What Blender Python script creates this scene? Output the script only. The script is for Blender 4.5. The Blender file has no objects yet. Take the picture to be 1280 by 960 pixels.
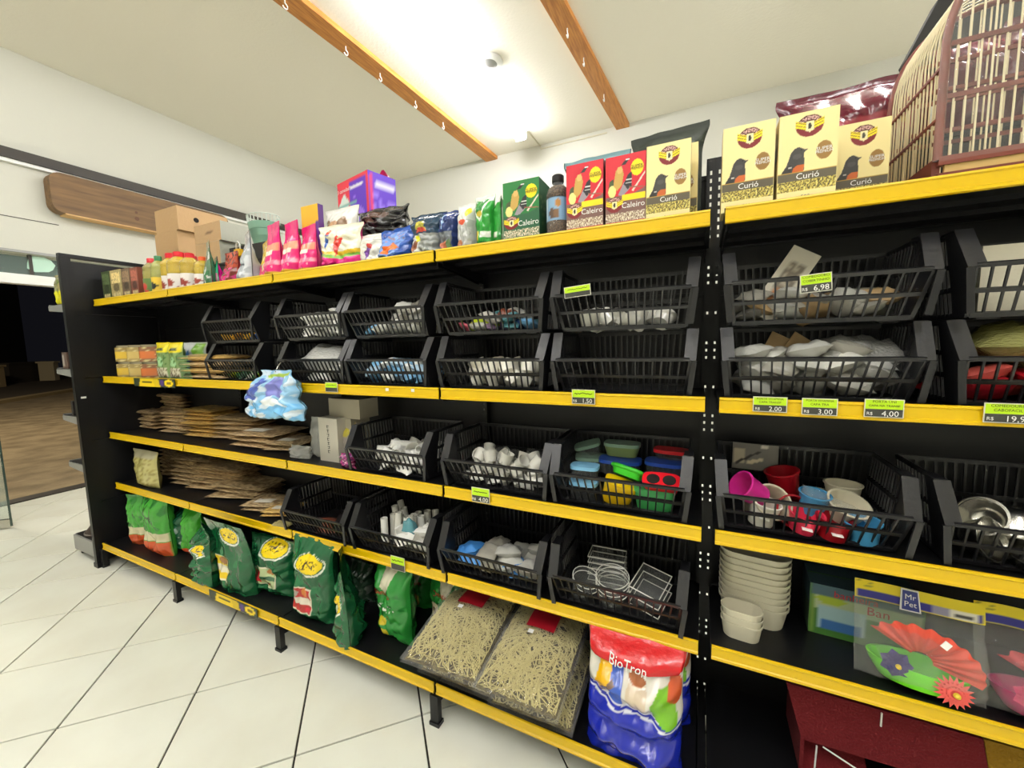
import bpy, math, random
from mathutils import Vector, Matrix, noise

scene = bpy.context.scene
col = scene.collection
R = random.Random(11)
PI = math.pi

# ------------------------------------------------------------------ camera
F_PX = 496.67
CAM = Vector((2.7322, -1.2390, 1.4538))
ROW = [Vector((0.9036, 0.428, -0.0194)), Vector((0.0243, -0.0964, -0.995)), Vector((-0.4277, 0.8986, -0.0975))]
fwd = ROW[2].normalized()
right = (ROW[0] - fwd * ROW[0].dot(fwd)).normalized()
down = fwd.cross(right)
cd = bpy.data.cameras.new('camera'); cam = bpy.data.objects.new('camera', cd); col.objects.link(cam)
cd.sensor_width = 36.0; cd.lens = F_PX * 36.0 / 1280.0; cd.clip_start = 0.02; cd.clip_end = 200
m3 = Matrix((right, -down, -fwd)).transposed()
cam.matrix_world = Matrix.Translation(CAM) @ m3.to_4x4()
scene.camera = cam

# ------------------------------------------------------------------ world, lights, exposure
w = bpy.data.worlds.new('night'); scene.world = w; w.use_nodes = True
w.node_tree.nodes['Background'].inputs[0].default_value = (0.006, 0.006, 0.008, 1)
w.node_tree.nodes['Background'].inputs[1].default_value = 1.0
scene.view_settings.view_transform = 'Standard'
scene.view_settings.look = 'None'
scene.view_settings.exposure = -0.30
if hasattr(scene, 'cycles'): scene.cycles.transparent_max_bounces = 24
scene.view_settings.gamma = 1.0
scene.view_settings.use_curve_mapping = False
TUBE_STRENGTH = 44.0
TUBE_COLOR = (1.0, 1.0, 1.03)
ld = bpy.data.lights.new('street_lamp_light', 'POINT'); ld.energy = 1900; ld.color = (1.0, 0.88, 0.68); ld.shadow_soft_size = 0.3
lo = bpy.data.objects.new('street_lamp_light', ld); lo.location = (-9.0, -1.0, 5.5); col.objects.link(lo)

# ------------------------------------------------------------------ pixel helpers (a pixel gives a direction, the plane gives the distance)
def ray(u, v): return right * ((u - 640) / F_PX) + down * ((v - 480) / F_PX) + fwd
def at(ax, val, u, v):
    d = ray(u, v); t = (val - CAM[ax]) / d[ax]; return CAM + d * t
def span(l, r, top, Y, zb, base=None):
    """centre x, width and height on the plane y=Y of a thing standing at z=zb between pixel columns l and r"""
    b = base if base is not None else top + 60
    m = (top + b) / 2
    xl = at(1, Y, l, m).x; xr = at(1, Y, r, m).x
    return (xl + xr) / 2, xr - xl, at(1, Y, (l + r) / 2, top).z - zb

# ------------------------------------------------------------------ colours and materials
def lin(c):
    c /= 255.0
    return c / 12.92 if c <= 0.04045 else ((c + 0.055) / 1.055) ** 2.4
def L(rgb): return (lin(rgb[0]), lin(rgb[1]), lin(rgb[2]), 1.0)
MATS = {}
def mat(name, rgb, rough=0.5, metal=0.0, bump=None, mottle=None, spec=0.5, emit=None, coat=0.0, two=None):
    if name in MATS: return MATS[name]
    m = bpy.data.materials.new(name); m.use_nodes = True; nt = m.node_tree; b = nt.nodes['Principled BSDF']
    b.inputs['Base Color'].default_value = L(rgb); b.inputs['Roughness'].default_value = rough
    b.inputs['Metallic'].default_value = metal; b.inputs['Specular IOR Level'].default_value = spec
    b.inputs['Coat Weight'].default_value = coat
    if emit:
        b.inputs['Emission Color'].default_value = (*emit[0], 1); b.inputs['Emission Strength'].default_value = emit[1]
    tc = nt.nodes.new('ShaderNodeTexCoord')
    if mottle:            # (scale, second colour, contrast low, contrast high, stretch)
        n = nt.nodes.new('ShaderNodeTexNoise'); n.inputs['Scale'].default_value = mottle[0]; n.inputs['Detail'].default_value = 6
        mp = nt.nodes.new('ShaderNodeMapping'); mp.inputs['Scale'].default_value = mottle[4] if len(mottle) > 4 else (1, 1, 1)
        nt.links.new(tc.outputs['Object'], mp.inputs[0]); nt.links.new(mp.outputs[0], n.inputs['Vector'])
        cr = nt.nodes.new('ShaderNodeValToRGB')
        cr.color_ramp.elements[0].position = mottle[2]; cr.color_ramp.elements[0].color = L(rgb)
        cr.color_ramp.elements[1].position = mottle[3]; cr.color_ramp.elements[1].color = L(mottle[1])
        nt.links.new(n.outputs['Fac'], cr.inputs[0]); nt.links.new(cr.outputs[0], b.inputs['Base Color'])
    if bump:
        n = nt.nodes.new('ShaderNodeTexNoise'); n.inputs['Scale'].default_value = bump[0]; n.inputs['Detail'].default_value = 4
        nt.links.new(tc.outputs['Object'], n.inputs['Vector'])
        bp = nt.nodes.new('ShaderNodeBump'); bp.inputs['Strength'].default_value = bump[1]; bp.inputs['Distance'].default_value = 0.01
        nt.links.new(n.outputs['Fac'], bp.inputs['Height']); nt.links.new(bp.outputs[0], b.inputs['Normal'])
    MATS[name] = m; return m
def print_mat(name, rough, bump=None, coat=0.0):
    m = mat(name, (255, 255, 255), rough, bump=bump, coat=coat); nt = m.node_tree
    a = nt.nodes.new('ShaderNodeAttribute'); a.attribute_name = 'Col'
    nt.links.new(a.outputs['Color'], nt.nodes['Principled BSDF'].inputs['Base Color']); return m
def film_mat(name, tint, clear, rough=0.12, bump=(30, 0.6), edge=0.22):
    m = bpy.data.materials.new(name); m.use_nodes = True; nt = m.node_tree; b = nt.nodes['Principled BSDF']; out = nt.nodes['Material Output']
    b.inputs['Base Color'].default_value = L(tint); b.inputs['Roughness'].default_value = rough; b.inputs['Specular IOR Level'].default_value = 0.9
    t = nt.nodes.new('ShaderNodeBsdfTransparent'); t.inputs[0].default_value = (0.97, 0.97, 0.96, 1)
    mx = nt.nodes.new('ShaderNodeMixShader'); lw = nt.nodes.new('ShaderNodeLayerWeight'); lw.inputs[0].default_value = 0.35
    mr = nt.nodes.new('ShaderNodeMapRange'); mr.inputs[3].default_value = 1 - clear; mr.inputs[4].default_value = min(1, 1 - clear + edge)
    nt.links.new(lw.outputs['Facing'], mr.inputs[0]); nt.links.new(mr.outputs[0], mx.inputs[0])
    nt.links.new(t.outputs[0], mx.inputs[1]); nt.links.new(b.outputs[0], mx.inputs[2]); nt.links.new(mx.outputs[0], out.inputs[0])
    tc = nt.nodes.new('ShaderNodeTexCoord'); n = nt.nodes.new('ShaderNodeTexNoise'); n.inputs['Scale'].default_value = bump[0]
    bp = nt.nodes.new('ShaderNodeBump'); bp.inputs['Strength'].default_value = bump[1]; bp.inputs['Distance'].default_value = 0.01
    nt.links.new(tc.outputs['Object'], n.inputs['Vector']); nt.links.new(n.outputs['Fac'], bp.inputs['Height']); nt.links.new(bp.outputs[0], b.inputs['Normal'])
    MATS[name] = m; return m

PLASTER = mat('plaster_cream', (208, 207, 195), 0.85, bump=(60, 0.12))
CEILM = mat('ceiling_cream', (236, 231, 215), 0.85, bump=(35, 0.25))
TILE = mat('floor_tile_glaze', (238, 239, 226), 0.22, mottle=(2.5, (230, 229, 214), 0.4, 0.7), spec=0.5)
GROUT = mat('grout_dark', (34, 31, 26), 0.9)
BLACK = mat('black_powder_coat', (15, 15, 17), 0.42, spec=0.4)
BLACKP = mat('black_plastic', (27, 27, 29), 0.30, bump=(80, 0.05), spec=0.5)
YELLOW = mat('yellow_price_rail', (220, 182, 2), 0.34, spec=0.5)
WOOD = mat('honey_wood', (196, 132, 58), 0.5, mottle=(7, (160, 98, 38), 0.35, 0.7, (8, 0.7, 8)))
WOODD = mat('shaded_brown_wood', (126, 94, 54), 0.55, mottle=(5, (92, 66, 36), 0.35, 0.7, (6, 0.6, 6)))  # hanging board brown, with the shade on its face put into the colour
WHITE = mat('white_gloss', (236, 236, 230), 0.3)
GREY = mat('grey_metal', (150, 150, 146), 0.4, metal=0.2)
DARKM = mat('dark_metal_frame', (50, 44, 36), 0.5)
STEEL = mat('steel', (190, 188, 180), 0.22, metal=1.0)
TXT_K = mat('ink_black', (20, 20, 18), 0.5)
TXT_W = mat('ink_white', (240, 240, 235), 0.5)
TXT_R = mat('ink_red', (190, 25, 35), 0.5)
TXT_G = mat('ink_grey', (110, 108, 100), 0.5)
CARD = print_mat('printed_card', 0.42)
FILMP = print_mat('printed_film', 0.2, bump=(22, 0.35), coat=0.3)
PAPERP = print_mat('printed_matte', 0.6, bump=(40, 0.3))
FILM = film_mat('clear_film', (240, 240, 235), 0.93, 0.08, (24, 0.9))
FILMW = film_mat('milky_film', (232, 232, 226), 0.60, 0.10, (24, 0.9))
CLEAR = film_mat('clear_rigid_plastic', (190, 193, 190), 0.93, 0.05, (5, 0.03), 0.28)
GLASS = film_mat('door_glass', (190, 215, 205), 0.86, 0.03, (2, 0.0))

# ------------------------------------------------------------------ mesh builder
class MB:
    def __init__(s): s.v = []; s.f = []; s.m = []; s.c = []; s.has = False
    def add(s, p, c=None):
        s.v.append(tuple(p)); s.c.append(c or (1, 1, 1, 1))
        if c: s.has = True
        return len(s.v) - 1
    def face(s, idx, mi=0): s.f.append(tuple(idx)); s.m.append(mi)
    def box(s, x0, x1, y0, y1, z0, z1, mi=0, c=None):
        i = [s.add(p, c) for p in ((x0,y0,z0),(x1,y0,z0),(x1,y1,z0),(x0,y1,z0),(x0,y0,z1),(x1,y0,z1),(x1,y1,z1),(x0,y1,z1))]
        for q in ((0,3,2,1),(4,5,6,7),(0,1,5,4),(1,2,6,5),(2,3,7,6),(3,0,4,7)): s.face([i[k] for k in q], mi)
        return s
    def bar(s, p, q, w, t, up=(0, 1, 0), mi=0):
        p = Vector(p); q = Vector(q); d = (q - p).normalized(); a = Vector(up).cross(d)
        if a.length < 1e-5: a = Vector((1, 0, 0)).cross(d)
        a.normalize(); b = d.cross(a); i = []
        for e in (p, q):
            for sx, sy in ((-1,-1),(1,-1),(1,1),(-1,1)): i.append(s.add(e + a * (sx * w / 2) + b * (sy * t / 2)))
        for k in ((3,2,1,0),(4,5,6,7),(0,1,5,4),(1,2,6,5),(2,3,7,6),(3,0,4,7)): s.face([i[j] for j in k], mi)
        return s
    def tube(s, pts, r, n=8, mi=0, cap=True, c=None):
        pts = [Vector(p) for p in pts]; rr = r if isinstance(r, (list, tuple)) else [r] * len(pts); rings = []
        for k, p in enumerate(pts):
            d = (pts[min(k + 1, len(pts) - 1)] - pts[max(k - 1, 0)]).normalized()
            a = d.cross(Vector((0.13, 0.31, 0.94)));
            if a.length < 1e-3: a = d.cross(Vector((1, 0, 0)))
            a.normalize(); b = d.cross(a)
            rings.append([s.add(p + (a * math.cos(t) + b * math.sin(t)) * rr[k], c) for t in (2 * PI * j / n for j in range(n))])
        for A, B in zip(rings, rings[1:]):
            for j in range(n): s.face((A[j], A[(j + 1) % n], B[(j + 1) % n], B[j]), mi)
        if cap: s.face(rings[0][::-1], mi); s.face(rings[-1], mi)
        return s
    def lathe(s, prof, n=20, sx=1.0, sy=1.0, mi=0, cols=None, capb=True, capt=False, mis=None):
        rings = []
        for k, (r, z) in enumerate(prof):
            cc = cols[k] if cols else None
            rings.append([s.add((math.cos(2 * PI * j / n) * r * sx, math.sin(2 * PI * j / n) * r * sy, z), cc) for j in range(n)])
        for k, (A, B) in enumerate(zip(rings, rings[1:])):
            for j in range(n): s.face((A[j], A[(j + 1) % n], B[(j + 1) % n], B[j]), mis[k] if mis else mi)
        if capb: s.face(rings[0][::-1], mis[0] if mis else mi)
        if capt: s.face(rings[-1], mis[-1] if mis else mi)
        return s
    def prism(s, poly, fn, t0, t1, mi=0):
        """poly 2d outline, fn(a,b,t)->point; a closed slab between t0 and t1"""
        A = [s.add(fn(a, b, t0)) for a, b in poly]; B = [s.add(fn(a, b, t1)) for a, b in poly]; n = len(poly)
        s.face(A[::-1], mi); s.face(B, mi)
        for j in range(n): s.face((A[j], A[(j + 1) % n], B[(j + 1) % n], B[j]), mi)
        return s
    def grid(s, fn, nu, nv, mi=0, cf=None, flip=False):
        idx = [[s.add(fn(i / nu, j / nv), cf(i / nu, j / nv) if cf else None) for i in range(nu + 1)] for j in range(nv + 1)]
        for j in range(nv):
            for i in range(nu):
                q = (idx[j][i], idx[j][i + 1], idx[j + 1][i + 1], idx[j + 1][i])
                s.face(q[::-1] if flip else q, mi)
        return idx
    def build(s, name, mats, parent=None, loc=None, rot=None, smooth=None):
        me = bpy.data.meshes.new(name); me.from_pydata(s.v, [], s.f)
        mats = mats if isinstance(mats, (list, tuple)) else [mats]
        for m in mats: me.materials.append(m)
        if len(mats) > 1: me.polygons.foreach_set('material_index', s.m)
        if s.has:
            a = me.color_attributes.new('Col', 'FLOAT_COLOR', 'POINT'); a.data.foreach_set('color', [x for c in s.c for x in c])
        if smooth is not None:
            me.polygons.foreach_set('use_smooth', [True] * len(me.polygons))
            if smooth < 180: me.set_sharp_from_angle(angle=math.radians(smooth))
        me.update()
        return link(name, me, parent, loc, rot)
def link(name, data, parent=None, loc=None, rot=None):
    o = bpy.data.objects.new(name, data); col.objects.link(o)
    if parent: o.parent = parent
    if loc is not None: o.location = loc
    if rot is not None: o.rotation_euler = rot
    return o
def tag(o, label, cat, group=None):
    o['label'] = label; o['category'] = cat
    if group: o['group'] = group
    return o
def thing(name, label, cat, loc=(0, 0, 0), rz=0.0, group=None, rot=None):
    o = link(name, None, None, loc, rot or (0, 0, rz)); o.empty_display_size = 0.05
    return tag(o, label, cat, group)
def struct(o): o['kind'] = 'structure'; return o
def dup(root, loc, rot=None, label=None, group=None, parent=None):
    r = root.copy(); col.objects.link(r); r.location = loc
    if parent: r.parent = parent
    if rot is not None: r.rotation_euler = rot
    if label: r['label'] = label
    if group: r['group'] = group
    for ch in root.children:
        c = ch.copy(); col.objects.link(c); c.parent = r
        for g in ch.children:
            d = g.copy(); col.objects.link(d); d.parent = c
    return r
TEXTS = {}
def glyphs(s):
    if s in TEXTS: return TEXTS[s]
    cu = bpy.data.curves.new('t', 'FONT'); cu.body = s; cu.size = 1.0; cu.resolution_u = 2; cu.align_x = 'CENTER'; cu.align_y = 'CENTER'
    ob = bpy.data.objects.new('t', cu); col.objects.link(ob)
    me = bpy.data.meshes.new_from_object(ob.evaluated_get(bpy.context.evaluated_depsgraph_get()))
    r = ([v.co.to_2d() for v in me.vertices], [tuple(p.vertices) for p in me.polygons])
    bpy.data.objects.remove(ob); bpy.data.curves.remove(cu); bpy.data.meshes.remove(me)
    TEXTS[s] = r; return r
def lettering(parent, items, name='lettering'):
    """items: (string, size, material, map) with map(a,b)->local point"""
    for s, size, m, fn in items:
        mb = MB(); vs, fs = glyphs(s)
        for v in vs: mb.add(fn(v.x * size, v.y * size))
        for f in fs: mb.face(f)
        mb.build(name, m, parent)
def nz(x, y, z=0.0): return noise.noise(Vector((x, y, z)))
def ss(a, b, x):
    t = max(0.0, min(1.0, (x - a) / (b - a))); return t * t * (3 - 2 * t)

# ------------------------------------------------------------------ room
XL, YB, H = -3.35, 4.53, 4.372
XR, YF = 6.2, -4.0
struct(MB().box(XL, XR, YF, YB, -0.12, -0.008).build('floor', GROUT))
floor = bpy.data.objects['floor']
TS = 0.449
tile_me = None
def make_tile():
    mb = MB(); h = TS / 2 - 0.0036; b = 0.0015
    lo_ = [mb.add((sx * h, sy * h, -0.008)) for sx, sy in ((-1,-1),(1,-1),(1,1),(-1,1))]
    mi_ = [mb.add((sx * h, sy * h, -b)) for sx, sy in ((-1,-1),(1,-1),(1,1),(-1,1))]
    hi_ = [mb.add((sx * (h - b), sy * (h - b), 0)) for sx, sy in ((-1,-1),(1,-1),(1,1),(-1,1))]
    for A, B in ((lo_, mi_), (mi_, hi_)):
        for j in range(4): mb.face((A[j], A[(j + 1) % 4], B[(j + 1) % 4], B[j]))
    mb.face(hi_)
    return mb
tile0 = make_tile().build('floor_tile', TILE, floor); tile_me = tile0.data
# grid corner A at (-0.461,-0.410); axes at 45 degrees
OX, OY = 0.178, -0.418
first = True; far = MB(); cand = []
for i in range(-26, 27):
    for j in range(-26, 27):
        a = (i + 0.5) * TS; b = (j + 0.5) * TS
        x = OX + (a - b) * 0.70711; y = OY + (a + b) * 0.70711
        if XL + 0.32 < x < XR - .32 and YF + .32 < y < YB - .32: cand.append(((x - CAM.x) ** 2 * 0.35 + (y - CAM.y) ** 2 + (400 if x > 3.9 or y < -2.4 else 0), x, y))
        elif XL - .3 < x < XR + .3 and YF - .3 < y < YB + .3: cand.append((900 + y * .01, x, y))
cand.sort()
for k, (d, x, y) in enumerate(cand):
    if d < 400 and k < 290:
        if first: tile0.location = (x, y, 0); tile0.rotation_euler = (0, 0, PI / 4); first = False
        else: link('floor_tile', tile_me, floor, (x, y, 0), (0, 0, PI / 4))
    else:
        h = (TS / 2 - 0.0036) * 1.41421
        pts = [(x + h, y), (x, y + h), (x - h, y), (x, y - h)]
        pts = [(min(max(px_, XL + .001), XR - .001), min(max(py_, YF + .001), YB - .001)) for px_, py_ in pts]
        far.prism(pts, lambda a, b, t: (a, b, t), -0.0075, 0)
fo = far.build('far_tiles', TILE, floor); fo['kind'] = 'stuff'

struct(MB().box(XL - .2, XR + .2, YF - .2, YB + .2, H, H + 0.15).build('ceiling', CEILM))
struct(MB().box(XL - .2, XR + .2, YB, YB + 0.15, -0.12, H).build('wall_back', PLASTER))
struct(MB().box(XR, XR + .15, YF, YB, -0.12, H).build('wall_right', PLASTER))
struct(MB().box(XL - .2, XR + .2, YF - .15, YF, -0.12, H).build('wall_front', PLASTER))
OY0, OY1, OZ = -2.1, 1.7, 2.45
wl = MB()
wl.box(XL - .2, XL, OY1, YB, -0.12, H); wl.box(XL - .2, XL, YF, OY0, -0.12, H); wl.box(XL - .2, XL, OY0, OY1, OZ, H)
struct(wl.build('wall_left', PLASTER))
# dark sliding track across the storefront, white strip below it, groove and ledge
struct(MB().box(XL - .0, XL + .07, -2.6, YB - .02, 3.33, 3.425).build('trim_1', DARKM))
struct(MB().box(XL, XL + .045, -2.6, YB - .02, 3.298, 3.33).build('trim_2', WHITE))
struct(MB().box(XL - .0, XL + .006, -2.6, .62, 2.786, 2.792).build('trim_3', DARKM))
struct(MB().box(XL - .02, XL + .03, OY0 - .1, 2.6, 2.452, 2.475).build('trim_4', GREY))
struct(MB().box(XL - .10, XL + .02, OY0, OY1, 2.150, 2.243).build('trim_5', WHITE))
struct(MB().box(XL - .12, XL + .04, OY0, OY1, -0.02, 0.012).build('trim_6', DARKM))
win = struct(MB().box(XL - .06, XL - .052, OY0 + .03, OY1 - .03, 2.247, 2.448).build('window_1', GLASS))
fr = MB()
for y in (OY0 + .015, -.65, .40, OY1 - .015): fr.box(XL - .075, XL - .035, y - .012, y + .012, 2.243, 2.45)
fr.build('window_frame', DARKM, win)
st = MB(); pts = [(.0, .085), (.035, .10), (.10, .10), (.145, .075), (.17, .03), (.15, -.02), (.12, -.045), (.03, -.06), (-.02, -.03), (-.015, .02)]
p0 = at(0, XL - .045, 50, 331)
st.prism([(p0.y + a * 1.05 - .07, p0.z + b - .02) for a, b in pts], lambda a, b, t: (t, a, b), XL - .05, XL - .044)
tag(st.build('window_sticker', mat('pale_green_vinyl', (190, 225, 205), .5)), 'pale green rounded sticker on the dark transom glass above the doorway', 'sticker')
# open glass door leaf with its pivot fitting
dr = thing('door_1', 'clear frameless glass door leaf standing open into the shop', 'door', (-2.484, -0.149, 0)); dr['kind'] = 'structure'
ang = math.radians(222); dx, dy = math.cos(ang), math.sin(ang)
g = MB(); n_ = Vector((-dy, dx, 0)) * 0.005
q = [Vector((0, 0, .02)), Vector((dx * .85, dy * .85, .02))]
i0 = [g.add(p + s_ * n_ + Vector((0, 0, z))) for z in (0, 2.08) for p in q for s_ in (-1, 1)]
for f_ in ((0,1,3,2),(4,6,7,5),(0,2,6,4),(1,5,7,3),(0,4,5,1),(2,3,7,6)): g.face([i0[k] for k in f_])
g.build('glass_pane', GLASS, dr)
e = MB(); e.bar((0, 0, .02), (0, 0, 2.10), .012, .012); e.build('edge', mat('glass_edge', (60, 75, 68), .2), dr)
e = MB(); e.bar((0, 0, .045), (dx * .12, dy * .12, .045), .03, .07, up=(0, 0, 1)); e.build('pivot_fitting', STEEL, dr)

# street outside
SAND = mat('sandy_paving', (150, 132, 100), .95, bump=(14, .9), mottle=(3.0, (112, 96, 70), .35, .7))
struct(MB().box(-40, XL - .12, -30, 40, -.3, -.06).build('ground', SAND))
k0, k1 = at(2, -.06, 0, 505), at(2, -.06, 95, 489)
kd = (k1 - k0).normalized(); kn = Vector((kd.y, -kd.x, 0)); kn = -kn if kn.x > 0 else kn
mb = MB(); mb.prism([(-20, 0), (20, 0), (20, .35), (-20, .35)], lambda a, b, t: k0 + kd * a + kn * b + Vector((0, 0, t)), -.1, .10)
struct(mb.build('trim_7', mat('kerb_concrete', (170, 148, 105), .9)))
mb = MB(); mb.prism([(-20, .35), (20, .35), (20, 9), (-20, 9)], lambda a, b, t: k0 + kd * a + kn * b + Vector((0, 0, t)), -.1, .09)
struct(mb.build('pavement', mat('pavement_dark', (92, 80, 62), .95, bump=(6, .5))))
mb = MB(); mb.prism([(-20, 9), (20, 9), (20, 9.4), (-20, 9.4)], lambda a, b, t: k0 + kd * a + kn * b + Vector((0, 0, t)), -.1, 7.0)
struct(mb.build('wall_street', mat('night_facade', (26, 23, 19), .95, mottle=(.4, (14, 13, 12), .4, .6))))
def street_block(name, pl, pr, pt, pb, back, rgb, label, cat):
    b0 = k0 + kn * back; nrm = kn
    def hit(u, v):
        d = ray(u, v); t = (b0 - CAM).dot(nrm) / d.dot(nrm); return CAM + d * t
    a, b = hit(pl, pb), hit(pr, pb); top = hit((pl + pr) / 2, pt).z
    mb = MB(); a0 = (a - k0).dot(kd); a1 = (b - k0).dot(kd); tt = .12 * (a1 - a0)
    mb.prism([(a0, back), (a1, back), (a1, back + .6), (a0, back + .6)], lambda p, q_, t: k0 + kd * p + kn * q_ + Vector((0, 0, t)), .09, top)
    mb.prism([(a0 - .06, back - .06), (a1 + .06, back - .06), (a1 + .06, back + .66), (a0 - .06, back + .66)], lambda p, q_, t: k0 + kd * p + kn * q_ + Vector((0, 0, t)), top, top + .09)
    return tag(mb.build(name, mat(name + '_paint', rgb, .9)), label, cat)
street_block('gate_pillar', -8, 9, 457, 489, 4.0, (190, 165, 120), 'pale plastered gate pillar across the dark street', 'pillar')
street_block('garden_wall', 14, 66, 453, 480, 5.0, (62, 56, 46), 'low grey garden wall across the dark street', 'wall')
street_block('bollard', 68, 74, 452, 466, 4.2, (200, 185, 150), 'short pale post beside the grey garden wall across the street', 'post')

# ------------------------------------------------------------------ ceiling fittings
def lamp(x, y0, y1, label, k=1.0):
    t = thing('tube_lamp', label, 'lamp', (x, y0, H))
    l = y1 - y0
    MB().box(-.055, .055, 0, l, -.035, -.0005).build('housing', WHITE, t)
    mb = MB(); prof = [(-.062, -.036), (-.078, -.062), (-.078, -.10), (-.05, -.125), (.05, -.125), (.078, -.10), (.078, -.062), (.062, -.036)]
    mb.prism(prof, lambda a, b, s_: (a, s_, b), .01, l - .01)
    mb.build('diffuser', mat('lamp_diffuser_%d' % round(k * 100), (255, 255, 250), .5, emit=(TUBE_COLOR, TUBE_STRENGTH * k)), t)
    for yy in (0, l - .012): MB().box(-.078, .078, yy, yy + .012, -.128, -.0005).build('end_cap', WHITE, t)
    return t
lamp(.43, 1.25, 4.05, 'long lit tube lamp on the ceiling between the two wooden strips', 1.45)
lamp(.6, -3.5, -1.1, 'long lit tube lamp on the ceiling over the front aisle', .8)
lamp(3.6, -3.5, -1.1, 'long lit tube lamp on the ceiling opposite the bird cage bay', .9)
lamp(3.8, .2, 2.6, 'added tube lamp out of view over the bird cage bay, brightening the ceiling', 1.9)  # unseen lamp, added to lift the ceiling on this side
lamp(-1.9, -2.9, -.5, 'added tube lamp out of view near the glass door, brightening the floor', .5)  # unseen lamp, added to brighten the floor towards the door
lamp(2.1, -3.5, -1.1, 'long lit tube lamp on the ceiling behind the middle of the aisle', .8)
# wooden strips with hooks
def strip(pa, pb, wd, label, hooks):
    a = at(2, H, *pa); b = at(2, H, *pb); d = (b - a).normalized(); n = Vector((-d.y, d.x, 0))
    a = a - d * 2.2
    Lg = (b - a).length
    t = thing('ceiling_strip', label, 'wood strip', a, 0)
    mb = MB(); mb.prism([(0, -wd / 2), (Lg, -wd / 2), (Lg, wd / 2), (0, wd / 2)], lambda p, q_, s_: d * p + n * q_ + Vector((0, 0, s_)), -.05, -.0005)
    mb.build('plank', WOOD, t)
    for u, v in hooks:
        p = at(2, H - .05, u, v - 6); s_ = (p - a).dot(d); c = d * s_ + n * wd * .0
        pts = [c + Vector((0, 0, -.05)), c + Vector((0, 0, -.085))] + [c + d * (.022 * math.sin(th)) + Vector((0, 0, -.107 + .022 * math.cos(th))) for th in [k * PI / 5 for k in range(0, 8)]]
        m_ = MB(); m_.tube(pts, .005, 6); m_.build('hook', WHITE, t, smooth=180)
strip((368, 0), (619, 200), .20, 'long honey wooden strip with white hooks between tube lamp and street wall', [(350, 8), (428, 66), (478, 96), (524, 130), (560, 157)])
strip((694, 0), (781, 160), .17, 'honey wooden strip with hooks between tube lamp and bird cage', [(712, 40), (735, 76), (760, 122)])
rd = at(2, H, 611, 77); t = thing('ceiling_rose', 'white round fitting with grey centre beside the tube lamp', 'fitting', rd)
MB().lathe([(.145, -.0005), (.145, -.02), (.12, -.03), (.085, -.03)], 28, capb=False).build('ring', WHITE, t, smooth=40)
MB().lathe([(.085, -.028), (.05, -.05), (.0, -.055)], 24, capb=False).build('centre', GREY, t, smooth=40)
c1 = at(2, H, 660, 160); c2 = at(2, H, 690, 184); c3 = at(2, H, 826, 150)
mb = MB(); mb.tube([(.52, 4.06, H - .0105), (.52, 4.45, H - .0105), (.53, YB - .012, H - .02), (.53, YB - .012, H - .06), (1.5, YB - .012, H - .06)], .009, 6)
tag(mb.build('cable_conduit', mat('conduit_cream', (205, 198, 172), .6)), 'thin cream cable conduit running from tube lamp along back wall', 'conduit')
# wooden board hung below the track on the left wall
a = at(0, XL + .16, 60, 215); b = at(0, XL + .16, 285, 270)
y0, y1 = a.y, b.y; z1 = 3.285; z0 = at(0, XL + .16, 60, 262).z + .0
rr = .09; poly = []
for cx_, cz_, a0 in ((y1 - rr, z1 - rr, 0), (y0 + rr, z1 - rr, 90), (y0 + rr, z0 + rr, 180), (y1 - rr, z0 + rr, 270)):
    for k in range(6): th = math.radians(a0 + k * 18); poly.append((cx_ + rr * math.cos(th), cz_ + rr * math.sin(th)))
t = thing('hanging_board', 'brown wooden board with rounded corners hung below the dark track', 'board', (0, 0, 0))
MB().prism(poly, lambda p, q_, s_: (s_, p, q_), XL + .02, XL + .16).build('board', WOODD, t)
MB().box(XL + .015, XL + .162, y0 + rr, y1 - rr, z0 - .012, z0 - .0005).build('lit_lower_edge', mat('lit_edge_wood', (214, 172, 112), .55, mottle=(6, (196, 150, 92), .4, .7, (6, .6, 6))), t)  # same board in a paler tone: light on its bottom edge, painted in
MB().tube([(XL + .165, y1 - .18, z1 - .1), (XL + .155, y1 - .18, z1 - .1)], .02, 10).build('bolt', STEEL, t)
for kz in (.10, .17): MB().tube([(XL + .1615, y0 + (y1 - y0) * .40, z0 + kz), (XL + .16, y0 + (y1 - y0) * .40, z0 + kz)], .022 if kz < .15 else .014, 10).build('knot', mat('wood_knot', (92, 56, 30), .6), t)

# ------------------------------------------------------------------ gondola shelving
BW = 0.92
ZT = [1.808, 1.298, 0.915, 0.560, 0.169]           # upper edge of the yellow rails
BT = [z - 0.012 for z in ZT]                       # upper face of the boards
YP = 0.345                                         # face of the back panels
def slotted(z0, z1, wd=.05, cols=2):
    """plate in x,z with columns of real slots in groups, folded back as a channel"""
    mb = MB(); xs = [-wd / 2, -.0135, -.0055, .0055, .0135, wd / 2] if cols == 2 else [-wd / 2, -.003, .003, wd / 2]
    zz = [z0]; keep = [False]; z = z0 + .02; k = 0
    while z + .03 < z1:
        zz += [z, z + (.013 if cols == 2 or z > 1.83 else .009)]; keep += [True if (cols == 2 or z > 1.83 or k % 10 in (2, 3, 4, 8)) else False, False]; z += .026; k += 1
    zz.append(z1)
    I = [[mb.add((x, 0, zc)) for x in xs] for zc in zz]
    for j in range(len(zz) - 1):
        for i in range(len(xs) - 1):
            if i % 2 == 1 and keep[j]: continue
            mb.face((I[j][i], I[j][i + 1], I[j + 1][i + 1], I[j + 1][i]))
    for s_ in (-1, 1): mb.box(s_ * wd / 2 - .0015, s_ * wd / 2 + .0015, 0, .035, z0, z1)
    return mb
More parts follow.
